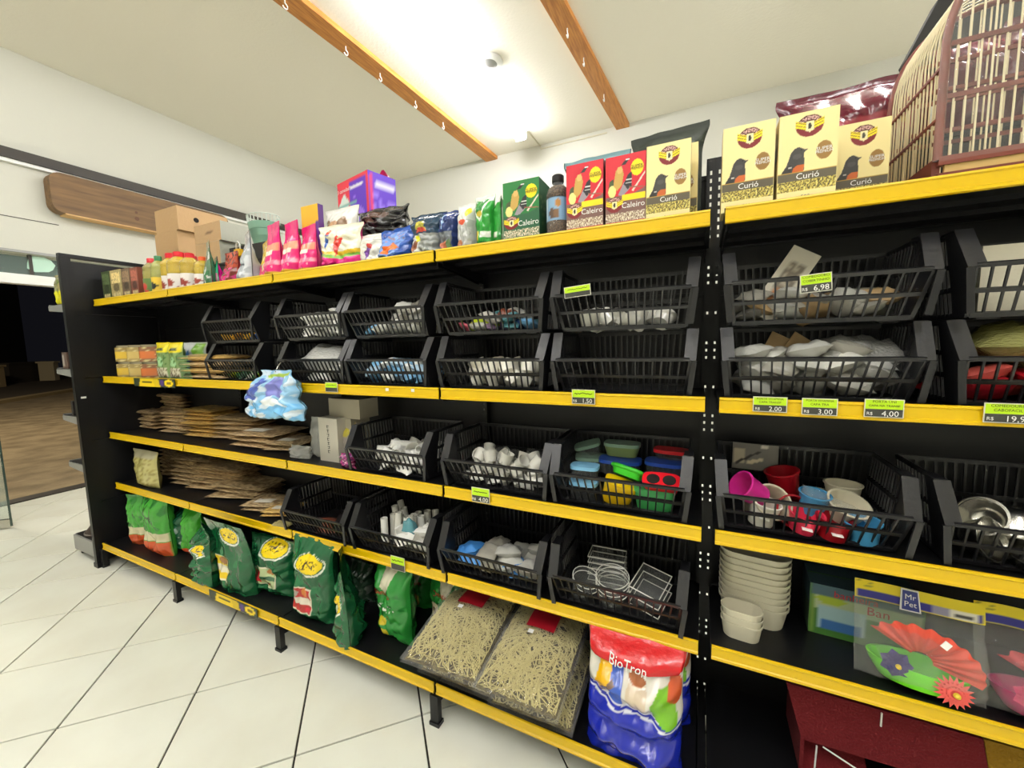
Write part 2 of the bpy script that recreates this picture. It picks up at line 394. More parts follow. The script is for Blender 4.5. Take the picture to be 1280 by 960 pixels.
RAILP = [(-.002, .0), (-.006, -.001), (-.0075, -.006), (-.0045, -.009), (-.0045, -.033), (-.0085, -.036), (-.0085, -.042), (-.003, -.044), (-.001, -.044), (-.001, 0)]
def shelf(unit, x0, x1, zi, y0, rail=True, y1=YP):
    zt = ZT[zi]
    mb = MB(); mb.box(x0 + .004, x1 - .004, y0, y1, BT[zi] - .022, BT[zi]); mb.box(x0 + .004, x1 - .004, y0, y0 + .012, zt - .044, zt - .002)
    for k in (.33, .66): mb.box(x0 + .02, x1 - .02, y0 + (y1 - y0) * k - .012, y0 + (y1 - y0) * k + .012, BT[zi] - .034, BT[zi] - .022)
    o = mb.build('shelf', BLACK, unit)
    if rail:
        MB().prism(RAILP, lambda a, b, t: (t, y0 + a, zt + b), x0 + .006, x1 - .006).build('price_rail', YELLOW, o)
    return o
def gondola(x0, n, label, bottom=True):
    u = thing('shelving_unit', label, 'shelving', (0, 0, 0), 0, 'black shelving with yellow rails')
    slot_me = None
    for k in range(n + 1):
        xx = x0 + k * BW
        if k == 0 and x0 > 2: xx += .011
        if k == n and x0 < 2: xx -= .011
        if slot_me is None: o = slotted(.02, 2.07, .026, 1).build('upright', BLACK, u, (xx, YP - .012, 0)); slot_me = o.data
        else: link('upright', slot_me, u, (xx, YP - .012, 0))
        sgn = 1
        for zi in range(4):          # shelf brackets: tapered plates under the shelf ends
            zt = BT[zi] - .022
            for sx in (-1, 1):
                if (k == 0 and sx < 0) or (k == n and sx > 0): continue
                MB().prism([(YP - .01, zt - .005), (YP - .01, zt - .05), (.16, zt - .03), (.03, zt - .022), (.03, zt - .005)], lambda a, b, t: (t, a, b), xx + sx * .012 - .0015, xx + sx * .012 + .0015).build('bracket', BLACK, u)
        if bottom:
            mb = MB(); mb.box(xx - .018, xx + .018, -.118, -.094, .012, .125); mb.box(xx - .022, xx + .022, -.122, -.088, 0, .014)
            mb.prism([(-.10, .122), (-.10, .07), (YP, .03), (YP, .122)], lambda a, b, t: (t, a, b), xx - .002, xx + .002)
            mb.build('foot', BLACK, u)
    for k in range(n):
        a, b = x0 + k * BW, x0 + (k + 1) * BW
        if k == 0 and x0 > 2: a += .012
        if k == n - 1 and x0 < 2: b -= .008
        for zi in range(5):
            if zi == 4 and not bottom: continue
            shelf(u, a, b, zi, -.102 if zi == 4 else 0.0)
        zs = [.03, .43, .83, 1.23, 1.63, 2.03]
        for p, q in zip(zs, zs[1:]):
            mb = MB(); mb.box(a + .010, b - .012, YP + .024, YP + .040, p, q - .0004); mb.box(a + .012, b - .014, YP + .018, YP + .024, q - .016, q - .006)
            mb.build('back_panel', BLACK, u)
        mb = MB(); mb.box(a + .004, b - .004, YP + .02, YP + .43, BT[0] - .022, BT[0]); mb.box(a + .004, b - .004, YP + .418, YP + .43, BT[0] - .05, BT[0] + .01)
        mb.build('shelf', BLACK, u)
    return u
g1 = gondola(-BW, 4, 'long black shelving of four bays holding bagged seed and green bags')
g2 = gondola(3 * BW + .004, 2, 'black shelving bay holding stacked beige tubs and the bird cage')

MB().box(2.7525, 2.7755, -.095, YP - .02, .012, .150).build('joint_plate', BLACK, g1)

# end of aisle unit: its back faces the long shelving, its shelves face the door
ec = thing('end_shelving', 'black end of aisle shelving with slotted posts and grey rails facing the door', 'shelving', (0, 0, 0))
EX, EY0, EY1, EZ = -.945, -.135, .83, 2.066
zs = [.03, .45, .87, 1.29, 1.71, EZ - .02]
for p, q in zip(zs, zs[1:]): MB().box(EX - .02, EX, EY0 + .05, EY1 - .05, p + .0015, q - .0015).build('back_panel', BLACK, ec)
for yy in (EY0 + .025, EY1 - .025):
    o = slotted(.03, EZ, .05).build('post', BLACK, ec, (EX + .006, yy, 0), (0, 0, PI / 2))
    MB().box(EX - .035, EX + .002, yy - .024, yy + .024, .03, EZ).build('post_core', BLACK, ec)
    MB().box(EX - .04, EX + .02, yy - .03, yy + .03, 0, .03).build('foot', BLACK, ec)
MB().box(EX - .03, EX + .008, EY0, EY1, EZ, EZ + .022).build('top_rail', BLACK, ec)
MB().box(EX + .006, EX + .009, EY0 + .02, EY0 + .045, at(0, EX, 109, 496).z - .008, at(0, EX, 109, 496).z + .004).build('clip', WHITE, ec)
EZS = []
for (u, v) in ((72, 381), (82, 461), (92, 520), (94, 578)):
    z = at(1, EY0 + .03, u, v).z; EZS.append(z)
    o = MB().box(EX - .34, EX - .036, EY0 + .03, EY1 - .03, z - .02, z).build('shelf', BLACK, ec)
    MB().prism(RAILP, lambda a, b, t: (EX - .34 + a, t, z + .006 + b), EY0 + .03, EY1 - .03).build('price_rail', GREY, o)
    MB().prism([(EX - .33, z - .004), (EX - .036, z - .004), (EX - .036, z - .06), (EX - .33, z - .034)], lambda a, b, t: (a, t, b), EY0 + .022, EY0 + .03).build('bracket', GREY, ec)
o = MB().box(EX - .40, EX - .036, EY0 + .03, EY1 - .03, .13, .152).build('base_shelf', BLACK, ec)
MB().box(EX - .412, EX - .402, EY0 + .03, EY1 - .03, .05, .15).build('kick_plate', GREY, o)
MB().box(EX - .40, EX - .036, EY0 + .018, EY0 + .03, .045, .15).build('side_plate', GREY, o)
for xx in (EX - .385, EX - .08): MB().lathe([(.018, 0), (.018, .02), (.01, .025), (.01, .05)], 10).build('foot', BLACK, ec, (xx, EY0 + .06, 0))

# ------------------------------------------------------------------ stacking baskets
def basket_meshes():
    W, WB, LZ, TZ, D = .218, .190, .110, .196, .29
    parts = {}
    mb = MB()                                            # floor
    mb.box(-WB, WB, .05, D, 0, .006)
    for x in (-.15, .15): mb.box(x - .02, x + .02, .06, .085, -.006, 0)
    parts['base'] = [mb]
    mb = MB()                                            # sloped front grille
    def fp(s_, k): return Vector(((WB - .004 + (W - .012 - WB) * k) * s_, .052 * (1 - k), .004 + (LZ - .004) * k))
    for k, t_ in ((0, .012), (.50, .010), (1, .010)): mb.bar(fp(-1, k), fp(1, k), t_, .007, up=(0, 1, .5))
    for j in range(17):
        s_ = -1 + 2 * j / 16; mb.bar(fp(s_, 0), fp(s_, 1), .0042, .005, up=(0, 1, .4))
    parts['front_grille'] = [mb]
    sides = []; arms = []
    for s_ in (-1, 1):
        mb = MB()
        def sp(y, k): return Vector((s_ * (WB + (W - .008 - WB) * k), y, .004 + (TZ - .006) * k))
        for k in (0, .33, .62, 1): mb.bar(sp(.055 if k < .6 else .09, k), sp(D, k), .012, .005, up=(1, 0, 0))
        for j in range(11): yy = .10 + j * .0185; mb.bar(sp(yy, 0), sp(yy, 1), .006, .004, up=(0, 1, 0))
        # solid cheek behind the front edge
        poly = [(.052, 0), (.0, LZ), (.05, TZ), (.095, TZ), (.095, 0)]
        mb.prism(poly, lambda a, b, t: (s_ * (WB + (W - WB) * b / TZ) + t, a, b), -.003, .003)
        sides.append(mb)
        mb = MB()
        A = Vector((s_ * (W - .016), -.002, LZ - .004)); B = Vector((s_ * (W - .010), .052, TZ + .001)); Cc = Vector((s_ * (W - .008), .11, TZ + .001))
        mb.bar(A, B, .032, .006, up=(0, 1, -.5)); mb.bar(B, Cc, .026, .006, up=(0, 0, 1))
        mb.bar(A + Vector((s_ * .012, 0, 0)), A + Vector((s_ * .0, .012, -.10)), .014, .006, up=(0, 1, 0))
        arms.append(mb)
    parts['side'] = sides; parts['arm'] = arms
    mb = MB()
    def bp(s_, k): return Vector(((WB + (W - .01 - WB) * k) * s_, D, .004 + (TZ - .006) * k))
    for k in (0, .5, 1): mb.bar(bp(-1, k), bp(1, k), .012, .005, up=(0, 1, 0))
    for j in range(21): s_ = -1 + 2 * j / 20; mb.bar(bp(s_, 0), bp(s_, 1), .006, .004, up=(0, 1, 0))
    parts['back'] = [mb]
    return parts
BK = {k: [m.build(k, BLACKP) for m in v] for k, v in basket_meshes().items()}
def basket(x, y, z, label):
    t = thing('stacking_basket', label, 'basket', (x, y, z), 0, 'black plastic stacking baskets')
    for k, v in BK.items():
        for o in v: link(k, o.data, t)
    return t
ZB2 = BT[1] + .007; ZB3 = BT[2] + .007; ZB4 = BT[3] + .007; PIT = .206
YB2, YB3, YB4 = .008, -.002, -.022
BX = dict(a=.50, b=1.108, c=1.556, d=2.040, e=2.502, f=3.004, g=3.478)
CONT = {'a': ('small yellow and blue pieces', 'green and yellow packets'), 'b': ('white wrapped pieces', 'one large crumpled clear bag'),
        'c': ('white and blue packets', 'pale blue packets'), 'd': ('mixed bright packets', 'white plastic cups'),
        'e': ('clear plastic caps', None), 'f': ('clear packets around a tall photo card', 'clear packets and brown cards'),
        'g': ('one large white carton', 'red packs under an olive bag')}
for k, x in BX.items():
    for tier in (0, 1):
        cc = CONT[k][1 - tier]
        lab = ('black slatted stacking basket, upper of its pair, holding ' + cc) if tier else (('black slatted stacking basket, lower of its pair, holding ' + cc) if cc else 'empty black slatted stacking basket below the basket of clear plastic caps')
        basket(x, YB2, ZB2 + tier * PIT, lab)
B3 = dict(c=(1.540, 'white tubes and clear cups'), d=(2.052, 'small clear cups'), e=(2.497, 'bright plastic bird feeders'), f=(3.000, 'pink, white, red and blue cups'), g=(3.474, 'steel bowls'))
for k, (x, s_) in B3.items(): basket(x, YB3, ZB3, 'black slatted basket standing alone on the shelf, holding ' + s_)
B4 = dict(b=(1.090, 'a few thin brown packs'), c=(1.556, 'clear tubes'), d=(2.034, 'blue and clear packets'), e=(2.495, 'clear round and square tubs'))
for k, (x, s_) in B4.items(): basket(x, YB4, ZB4, 'black slatted basket above the bottom shelf, holding ' + s_)
for v in BK.values():
    for o in v: bpy.data.objects.remove(o)

# ------------------------------------------------------------------ printed art (flat colours by position on the pack, as printed)
LC = {}
def K(c):
    if c not in LC: LC[c] = L(c)
    return LC[c]
def inpoly(u, v, P):
    r = False; j = len(P) - 1
    for i in range(len(P)):
        (xi, yi), (xj, yj) = P[i], P[j]
        if (yi > v) != (yj > v) and u < (xj - xi) * (v - yi) / (yj - yi) + xi: r = not r
        j = i
    return r
def art(bg, *ls, back=None, aspect=1.0):
    """layers painted in order: e ellipse, r rectangle, p polygon, s speckle, b band between two sloped lines, w wavy band, m emblem"""
    def f(u, v, side=-1):
        if side > 0: return K(back or bg)
        c = bg
        for l in ls:
            k = l[0]
            if k == 'e':
                if ((u - l[1]) / l[3]) ** 2 + ((v - l[2]) / l[4]) ** 2 < 1: c = l[5]
            elif k == 'r':
                if l[1] < u < l[2] and l[3] < v < l[4]: c = l[5]
            elif k == 'p':
                if inpoly(u, v, l[1]): c = l[2]
            elif k == 's':
                if l[1] < u < l[2] and l[3] < v < l[4]:
                    n = nz(u * l[5], v * l[5] * 1.4, 3.1)
                    if n > l[7]: c = l[6]
            elif k == 'b':
                if l[1] + (l[2] - l[1]) * u < v < l[3] + (l[4] - l[3]) * u: c = l[5]
            elif k == 'w':
                o = l[4] * math.sin(u * l[5] + l[6])
                if l[1] + o < v < l[2] + o: c = l[3]
            elif k == 'm':
                X = (u - l[1]) / l[3]; Y = (v - l[2]) / l[4]; r2 = X * X + Y * Y
                ax = abs(X)
                if .30 < ax < 1.08 and -.55 + ax * .45 < Y < .16 + ax * .42: c = (70, 45, 20) if ((Y - ax * .42) * 3.6) % 1 < .25 else (246, 216, 24)
                elif ax <= .30 and -.66 + ax * 1.1 < Y < .40: c = (45, 42, 35) if (X / .14) ** 2 + ((Y + .05) / .30) ** 2 < 1 else (240, 228, 176)
                elif r2 < 1.1 and Y < .35 and r2 > .30 and Y < -.1: c = (124, 26, 30)
                elif r2 < 1.05 and Y > .25: c = (84, 32, 30) if (r2 > .84 or r2 < .35 or nz(X * 8, Y * 8) > .1) else (216, 170, 160)
                elif r2 < .30 and Y < .4: c = (240, 228, 176)
        return K(c)
    return f
CREAM = (241, 224, 158)
def curio_bird(dx=0.0):
    return [('p', [(.05, .335), (.15, .43), (.19, .50), (.22, .57), (.28, .612), (.35, .622), (.41, .607), (.44, .592), (.51, .583), (.455, .562), (.44, .54), (.455, .49), (.462, .43), (.45, .335)], (58, 56, 54)),
            ('p', [(.25, .335), (.27, .39), (.34, .425), (.455, .425), (.448, .335)], (196, 96, 36)), ('p', [(.05, .335), (.15, .41), (.22, .44), (.25, .40), (.22, .335)], (38, 36, 34)), ('r', .19, .25, .395, .41, (190, 186, 176)), ('e', .395, .588, .013, .009, (8, 8, 8)), ('e', .33, .52, .08, .03, (74, 72, 70))]
ART_CREAM = art(CREAM, ('m', .52, .84, .22, .115), ('e', .78, .545, .135, .10, (150, 112, 52)), *curio_bird(), ('r', 0, 1, .335, .35, (190, 150, 60)), ('r', 0, 1, .245, .335, (92, 84, 66)),
                ('r', 0, 1, .13, .245, (198, 178, 84)), ('s', 0, 1, .13, .245, 42, (78, 68, 34), .02), ('s', 0, 1, .13, .245, 30, (226, 214, 120), .25), back=(225, 205, 140))
def caleiro(bg, low, foot):
    return art(bg, ('b', .44, .47, -1, -1, low), ('r', 0, 1, 0, .45, low), ('b', 0, 0, .30, .52, low),
               ('p', [(.06, .50), (.10, .66), (.20, .70), (.24, .56), (.20, .46)], (70, 82, 44)), ('e', .17, .52, .10, .085, (232, 226, 140)),
               ('p', [(.20, .60), (.26, .80), (.40, .86), (.46, .74), (.42, .60), (.30, .52)], (196, 158, 78)), ('e', .36, .80, .07, .05, (214, 178, 104)),
               ('p', [(.38, .86), (.50, .93), (.62, .95), (.50, .86)], (40, 36, 34)), ('r', .5, .6, .92, .935, (230, 228, 222)),
               ('p', [(.32, .46), (.46, .62), (.58, .70), (.66, .62), (.60, .52), (.44, .44)], (150, 142, 150)), ('p', [(.46, .60), (.56, .72), (.66, .76), (.66, .56), (.56, .52)], (38, 36, 40)),
               ('b', .30, .80, .315, .83, bg) if False else ('r', .52, .66, .645, .66, (220, 220, 215)), ('r', .50, .66, .60, .615, (220, 220, 215)),
               ('p', [(.66, .50), (.98, .73), (.98, .70), (.70, .48)], (222, 205, 190)), ('p', [(.60, .56), (.98, .53), (.98, .515), (.60, .54)], (150, 90, 70)),
               ('e', .79, .80, .155, .11, (250, 222, 20)), ('r', .42, 1, .37, .455, (247, 214, 20) if bg[0] > 150 else low), ('m', .23, .335, .20, .105),
               ('r', 0, 1, .085, .215, (205, 190, 160)), ('s', 0, 1, .085, .215, 40, low, .06), ('s', 0, 1, .085, .215, 33, (245, 235, 215), .3), ('r', 0, 1, 0, .085, foot), ('r', 0, .62, .005, .06, (244, 208, 20)), ('s', .05, .58, .015, .05, 60, (90, 70, 20), .1), back=low)
ART_RED = caleiro((206, 32, 48), (122, 88, 80), (200, 30, 46)); ART_GREEN = caleiro((30, 118, 52), (34, 92, 58), (36, 120, 58))
def carton(name, label, cat, w, d, h, af, loc, rz=0.0, side=None, texts=(), group=None, m=None, nu=84, nv=120, flaps=True):
    t = thing(name, label, cat, loc, rz, group); mb = MB(); sd = side or (lambda u, v, s_: af(.5, .98, 1))
    mb.grid(lambda u, v: ((u - .5) * w, -d / 2, v * h), nu, nv, 0, lambda u, v: af(u, v, -1))
    mb.grid(lambda u, v: (w / 2, (u - .5) * d, v * h), 10, 20, 0, lambda u, v: sd(u, v, 1))
    mb.grid(lambda u, v: (-w / 2, (.5 - u) * d, v * h), 10, 20, 0, lambda u, v: sd(u, v, 1))
    mb.grid(lambda u, v: ((.5 - u) * w, d / 2, v * h), 4, 4, 0, lambda u, v: sd(u, v, 1))
    mb.grid(lambda u, v: ((u - .5) * w, (v - .5) * d, h), 2, 2, 0, lambda u, v: sd(.5, .99, 1))
    mb.grid(lambda u, v: ((.5 - u) * w, (v - .5) * d, 0), 2, 2, 0, lambda u, v: sd(.5, .01, 1))
    mb.build('box_body', m or CARD, t)
    if flaps: MB().box(-w / 2 + .002, w / 2 - .002, -.0012, .0012, h, h + .0012, c=af(.5, .98, 1)).build('top_seam', m or CARD, t)
    if texts:
        lettering(t, [(s_, sz, mt, (lambda uu, vv: (lambda a, b: (a + (uu - .5) * w, -d / 2 - .0008, b + vv * h)))(u, v)) for s_, u, v, sz, mt in texts])
    return t
TEX_CREAM = lambda w: [('SUPER', .78, .56, .0155 * w / .16, TXT_W), ('PREMIUM', .78, .525, .0115 * w / .16, TXT_W), ('Curió', .52, .288, .027 * w / .16, TXT_W), ('500g', .52, .055, .017 * w / .16, TXT_G)]
TEX_CAL = lambda w, k: [('SUPER', .79, .815, .0165 * w / .16, k), ('PREMIUM', .79, .783, .012 * w / .16, k), ('Caleiro', .70, .30, .031 * w / .16, TXT_W), ('500g', .88, .04, .018 * w / .16, TXT_W)]
Z0 = BT[0]
def seedbox(l, r, top, base, Y, kind, label, d=.075, rz=0.0, group=None):
    cx, w, h = span(l, r, top, Y, Z0, base)
    af = {'c': ART_CREAM, 'r': ART_RED, 'g': ART_GREEN}[kind]
    tx = TEX_CREAM(w) if kind == 'c' else TEX_CAL(w, TXT_K)
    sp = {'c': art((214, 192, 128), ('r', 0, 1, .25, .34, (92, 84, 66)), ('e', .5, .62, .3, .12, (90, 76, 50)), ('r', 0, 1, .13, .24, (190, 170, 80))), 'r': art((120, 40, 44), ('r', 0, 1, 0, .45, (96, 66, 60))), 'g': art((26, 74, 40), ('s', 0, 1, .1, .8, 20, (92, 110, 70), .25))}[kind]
    return carton('seed_box', label, 'box', w, d, h, af, (cx, Y + d / 2, Z0), rz, lambda u, v, s_: sp(u, v, -1), tx, group)
seedbox(903, 968, 155, 256, .012, 'c', 'cream box with robin-like bird, in the cage bay beside the slotted upright')
seedbox(973, 1047, 139, 246, .006, 'c', 'cream box with robin-like bird, taller-looking, between two like boxes')
seedbox(1043, 1112, 152, 235, .125, 'c', 'cream box with robin-like bird set back next to the bird cage')
seedbox(808, 863, 178, 268, .012, 'c', 'cream box with robin-like bird next to two red boxes', .06)
seedbox(757, 807, 193, 281, .012, 'r', 'red seed box touching the cream box')
seedbox(708, 754, 203, 289, .012, 'r', 'red seed box next to the black capped bottle of grit')
seedbox(629, 674, 225, 300, .012, 'g', 'green seed box with yellow round badge next to bottle', .11)
seedbox(815, 872, 183, 262, .10, 'c', 'cream seed box hidden behind the front cream box', .09)

# ------------------------------------------------------------------ pouches and sacks
def pouch(name, label, cat, w, h, d, af, loc, rz=0.0, style='stand', m=None, bend=0.0, skew=0.0, seed=0, crumple=.5, nu=48, nv=64, rot=None, group=None, texts=(), top=.08, tuck=.16, children=None, taper=0.0, folds=0.0, edge=0.0):
    t = thing(name, label, cat, loc, rz, group, rot)
    def prof(v):
        if style == 'stand': return (1 - ss(.03, 1 - top, v)) ** .75 * (.80 + .20 * ss(0, .10, v))
        if style == 'pillow': return max(0, math.sin(PI * min(1, max(0, (v - .04) / .92)))) ** .55
        return min(1, .55 + v / .25) * (1 - ss(.72, 1 - top * .5, v)) ** .6          # sack
    def S(u, v, side, off=0.0):
        p = prof(v); T = d / 2 * p; cs = max(0, 1 - abs(2 * u - 1) ** 2.8) ** .55
        wr = nz(u * 4 + seed, v * 4.5, seed * 1.7) * .55 + nz(u * 10 + seed, v * 9, 4.2 + seed) * .16 + .55 * (.18 - abs(nz(u * 5.5 + seed * 2, v * 6.5, seed))) + folds * math.sin(v * 26 + 2.2 * nz(u * 2.5, v * 2, seed))
        y = side * (T * cs + .0015 + off) + crumple * wr * .05 * (.35 + p) * min(1, cs * 1.5) * d / .12
        x = (u - .5) * w * (1 - tuck * p) * (1 - taper * v) + edge * nz(v * 6, u * 2, seed) * w + skew * v * h + crumple * .012 * nz(v * 7, seed, 2.0)
        z = v * h + edge * (1 - v) * abs(nz(u * 7, seed)) * h * 1.5 + 0 * (1 - .02 * abs(2 * u - 1) * (1 - v)) + crumple * .01 * nz(u * 4, seed + 3, v)
        return (x, y + bend * v * v * h, max(z, 0.0005))
    mb = MB()
    A = mb.grid(lambda u, v: S(u, v, -1), nu, nv, 0, lambda u, v: af(u, v, -1))
    B = mb.grid(lambda u, v: S(u, v, 1), nu, nv, 0, lambda u, v: af(u, v, 1), flip=True)
    for i in range(nu): mb.face((A[0][i + 1], A[0][i], B[0][i], B[0][i + 1]))
    mb.build('bag_body', m or FILMP, t, smooth=180)
    if texts: lettering(t, [(s_, sz, mt, (lambda uu, vv: (lambda a, b: S(min(.98, max(.02, uu + a / w)), min(.99, vv + b / h), -1, .0012)))(u, v)) for s_, u, v, sz, mt in texts])
    if children: children(t, S)
    return t
def P(l, r, top, base, Y, zb): return span(l, r, top, Y, zb, base)

# ------------------------------------------------------------------ top shelf, from the end panel to the cage
def plain_box(name, label, cat, l, r, top, base, Y, zb, d, af, rz=0.0, texts=(), side=None, m=None, nu=20, nv=28, group=None):
    cx, w_, h = P(l, r, top, base, Y, zb)
    return carton(name, label, cat, w_, d, h, af, (cx, Y + d / 2, zb), rz, side, texts, group, m, nu, nv)
tea = [(128, 138, 339, (70, 84, 52), 'dark green'), (138.5, 152, 337, (176, 158, 108), 'pale beige'), (152.5, 163, 335, (112, 92, 70), 'grey brown'), (163.5, 173, 334, (132, 74, 58), 'reddish brown')]
for l, r, tp, c, nm in tea:
    a_ = art(c, ('r', .1, .9, .55, .92, tuple(min(255, int(k * 1.35)) for k in c)), ('e', .5, .42, .3, .14, tuple(int(k * .6) for k in c)), ('r', .15, .85, .08, .24, (206, 190, 140)), ('s', 0, 1, 0, 1, 14, tuple(int(k * .75) for k in c), .3))
    plain_box('snack_box', nm + ' snack box in the short row beside the end panel', 'box', l, r, tp, 373, .03, Z0, .10, a_)
BOT_ART = None
def bottle(l, r, top, base, Y, body, lab, cap, label, group=None, capname='cap', grit=None):
    cx, w_, h = P(l, r, top, base, Y, Z0); R_ = w_ / 2
    t = thing('seed_bottle', label, 'bottle', (cx, Y + R_, Z0), 0, group)
    prof = [(.92, 0), (1, .03), (1, .30), (.95, .33), (1, .36), (1, .62), (.95, .66), (1, .69), (.93, .76), (.62, .84), (.42, .88)]
    mb = MB(); mb.lathe([(a * R_, b * h) for a, b in prof], 20, cols=[K(body)] * len(prof)); mb.build('bottle_body', PRINTG, t, smooth=50)
    def lf(u, v):
        n = nz(u * 9, v * 5, w_ * 90)
        return K(lab[1] if ((u - .74) / .07) ** 2 + ((v - .40) / .3) ** 2 < 1 or (n > .25 and v < .6) else lab[0])
    mb = MB(); mb.grid(lambda u, v: (math.cos(u * 2 * PI) * R_ * 1.01, math.sin(u * 2 * PI) * R_ * 1.01, h * (.08 + .36 * v)), 36, 10, 0, lf); mb.build('label_wrap', CARD, t, smooth=180)
    MB().lathe([(.46 * R_, h * .875), (.46 * R_, h * .985), (.40 * R_, h)], 16, capt=True).build(capname, mat('cap_%d_%d_%d' % cap, cap, .35), t, smooth=40)
    return t
PRINTG = print_mat('bottle_contents', .15, bump=(160, .5), coat=.5)
RED, ORG, GRN = (206, 24, 40), (226, 92, 40), (40, 120, 70)
seedc, lab0 = (186, 158, 44), ((232, 226, 220), (150, 58, 46))
G_ = 'red capped seed bottles'
for (l, r, tp, bs, Y, nm) in ((194, 207, 314, 364, .06, 'next to the green capped bottle'), (203, 217, 312, 366, .02, 'standing in front of the others'), (212, 222, 316, 362, .09, 'set back between two others'), (219.5, 232, 314, 362, .02, 'near the orange capped one'), (229, 238.5, 318, 360, .06, 'touching the orange capped bottle')):
    bottle(l, r, tp, bs, Y, seedc, lab0, RED, 'yellow seed bottle with red cap, ' + nm, G_)
bottle(238, 249, 319, 361, .02, seedc, lab0, ORG, 'yellow seed bottle with orange cap and white label')
bottle(174, 184, 321, 368, .02, (150, 142, 70), ((92, 120, 60), (190, 50, 46)), RED, 'small olive seed bottle with red cap and green label')
bottle(184.5, 193.5, 318, 366, .03, (160, 160, 84), ((226, 190, 60), (30, 40, 40)), GRN, 'small olive seed bottle with green cap and yellow label')
# narrow pouches seen side on: rotated so that the side gusset faces the aisle
def sidepouch(l, r, top, base, Y, af, label, true_w=.13, rz=-.40, name='snack_pouch', skew=0.0, d=None, cat='pouch', group=None):
    cx, w_, h = P(l, r, top, base, Y, Z0)
    return pouch(name, label, cat, true_w, h, d or w_ * .8, af, (cx, Y + true_w * .30, Z0), rz, 'stand', seed=l * .1, crumple=.3, skew=skew, nu=30, nv=48, tuck=.05, group=group)
A_GREENC = art((92, 122, 92), ('r', 0, 1, .0, .35, (48, 104, 66)), ('s', 0, 1, 0, 1, 7, (206, 206, 200), .2), back=(70, 110, 80))
sidepouch(246, 258, 300, 358, .03, A_GREENC, 'narrow green and clear pouch seen side on next to orange capped bottle')
sidepouch(255, 268, 320, 356, .06, art((40, 150, 110), ('r', 0, 1, 0, .45, (206, 24, 130)), back=(206, 24, 130)), 'small green and magenta pouch seen side on behind the clear green pouch')
sidepouch(272, 290, 313, 354, .03, art((170, 58, 30), ('r', 0, 1, 0, .5, (200, 40, 110)), ('s', 0, 1, 0, 1, 6, (120, 36, 24), .1), back=(186, 50, 60)), 'dull orange and pink pouch seen side on', rz=-.1)
sidepouch(291, 312, 288, 351, .02, art((170, 176, 182), ('r', 0, 1, .3, .34, (90, 96, 104)), ('s', 0, 1, 0, 1, 6, (206, 210, 214), .1), back=(160, 168, 176)), 'silver grey foil pouch seen side on')
MAG = (226, 22, 116)
A_PINK = art(MAG, ('r', 0, 1, .46, .62, (240, 150, 120)), ('r', .2, .8, .40, .50, (236, 232, 214)), ('r', 0, 1, .22, .30, (246, 120, 150)), ('r', 0, 1, .0, .10, (232, 180, 50)), ('s', 0, 1, .1, .4, 8, (250, 170, 190), .3), back=(236, 60, 130))
sidepouch(317, 331, 300, 347, .05, art((232, 196, 70), ('r', 0, 1, 0, .4, (230, 70, 120)), ('s', 0, 1, 0, 1, 7, (236, 226, 180), .2), back=(222, 120, 110)), 'yellow and pink pouch seen side on before the pink pouches')
for (l, r, tp, bs, nm) in ((324, 344, 276, 345, 'next to the yellow pouch'), (345, 368, 274, 341, 'middle of the pink trio'), (367, 389, 279, 336, 'beside the parrot food bags')):
    sidepouch(l, r, tp, bs, .02, A_PINK, 'bright pink treat pouch with cream stripe, ' + nm, rz=-.22, group='pink treat pouches')
# packs in front of the wall panel
plain_box('treat_pack', 'tall yellow and purple treat pack behind the parrot food bags', 'pack', 378, 399, 256, 325, .11, Z0, .03, art((92, 40, 140), ('b', .62, .78, 1.2, 1.2, (232, 180, 40)), ('e', .45, .38, .3, .10, (240, 238, 240)), ('e', .6, .24, .22, .08, (240, 238, 240)), ('r', 0, 1, 0, .14, (40, 24, 44)), back=(84, 40, 120)))
cx, w_, h = P(394, 436, 254, 325, .13, Z0)
pouch('pad_pack', 'white pack with brown teddy dog photo behind the parrot food bags', 'pack', w_, h, .10, art((238, 238, 228), ('e', .42, .62, .28, .17, (196, 158, 118)), ('e', .20, .74, .10, .08, (150, 112, 78)), ('e', .70, .70, .16, .14, (150, 120, 92)), ('e', .45, .57, .12, .09, (222, 196, 160)), ('e', .45, .60, .035, .03, (40, 26, 22)), ('e', .36, .66, .02, .02, (30, 22, 20)), ('e', .54, .66, .02, .02, (30, 22, 20))), (cx, .20, Z0), 0, 'sack', seed=5, crumple=.4)
def parrot(u, v, s_, c1, c2):
    return [('p', [(u, v - .16 * s_), (u + .10 * s_, v + .02), (u + .16 * s_, v + .14 * s_), (u + .05 * s_, v + .17 * s_), (u - .05 * s_, v + .02)], c1), ('e', u + .10 * s_, v + .15 * s_, .07 * s_, .055 * s_, c2)]
cx, w_, h = P(392, 443, 277, 333, .02, Z0)
pouch('parrot_food_bag', 'white parrot food bag with red parrot and pink wave, front of two', 'bag', w_, h, .09, art((236, 232, 208), ('w', 0, .42, (228, 190, 40), .06, 4, 2.6), ('w', 0, .35, (120, 176, 60), .06, 4, 2.4), ('w', -.1, .28, (226, 24, 130), .07, 4, 2.5), *parrot(.52, .52, 1.6, (216, 44, 34), (240, 236, 226)), *parrot(.24, .62, 1.1, (50, 90, 170), (206, 60, 40)), ('r', .30, .8, .86, .875, (70, 110, 100)), ('r', .72, .95, .80, .90, (206, 226, 214)), ('s', 0, 1, .62, .8, 9, (214, 206, 170), .25), back=(200, 60, 120)), (cx, .065, Z0), .12, 'sack', seed=2, crumple=.5)
cx, w_, h = P(440, 466, 290, 328, .05, Z0)
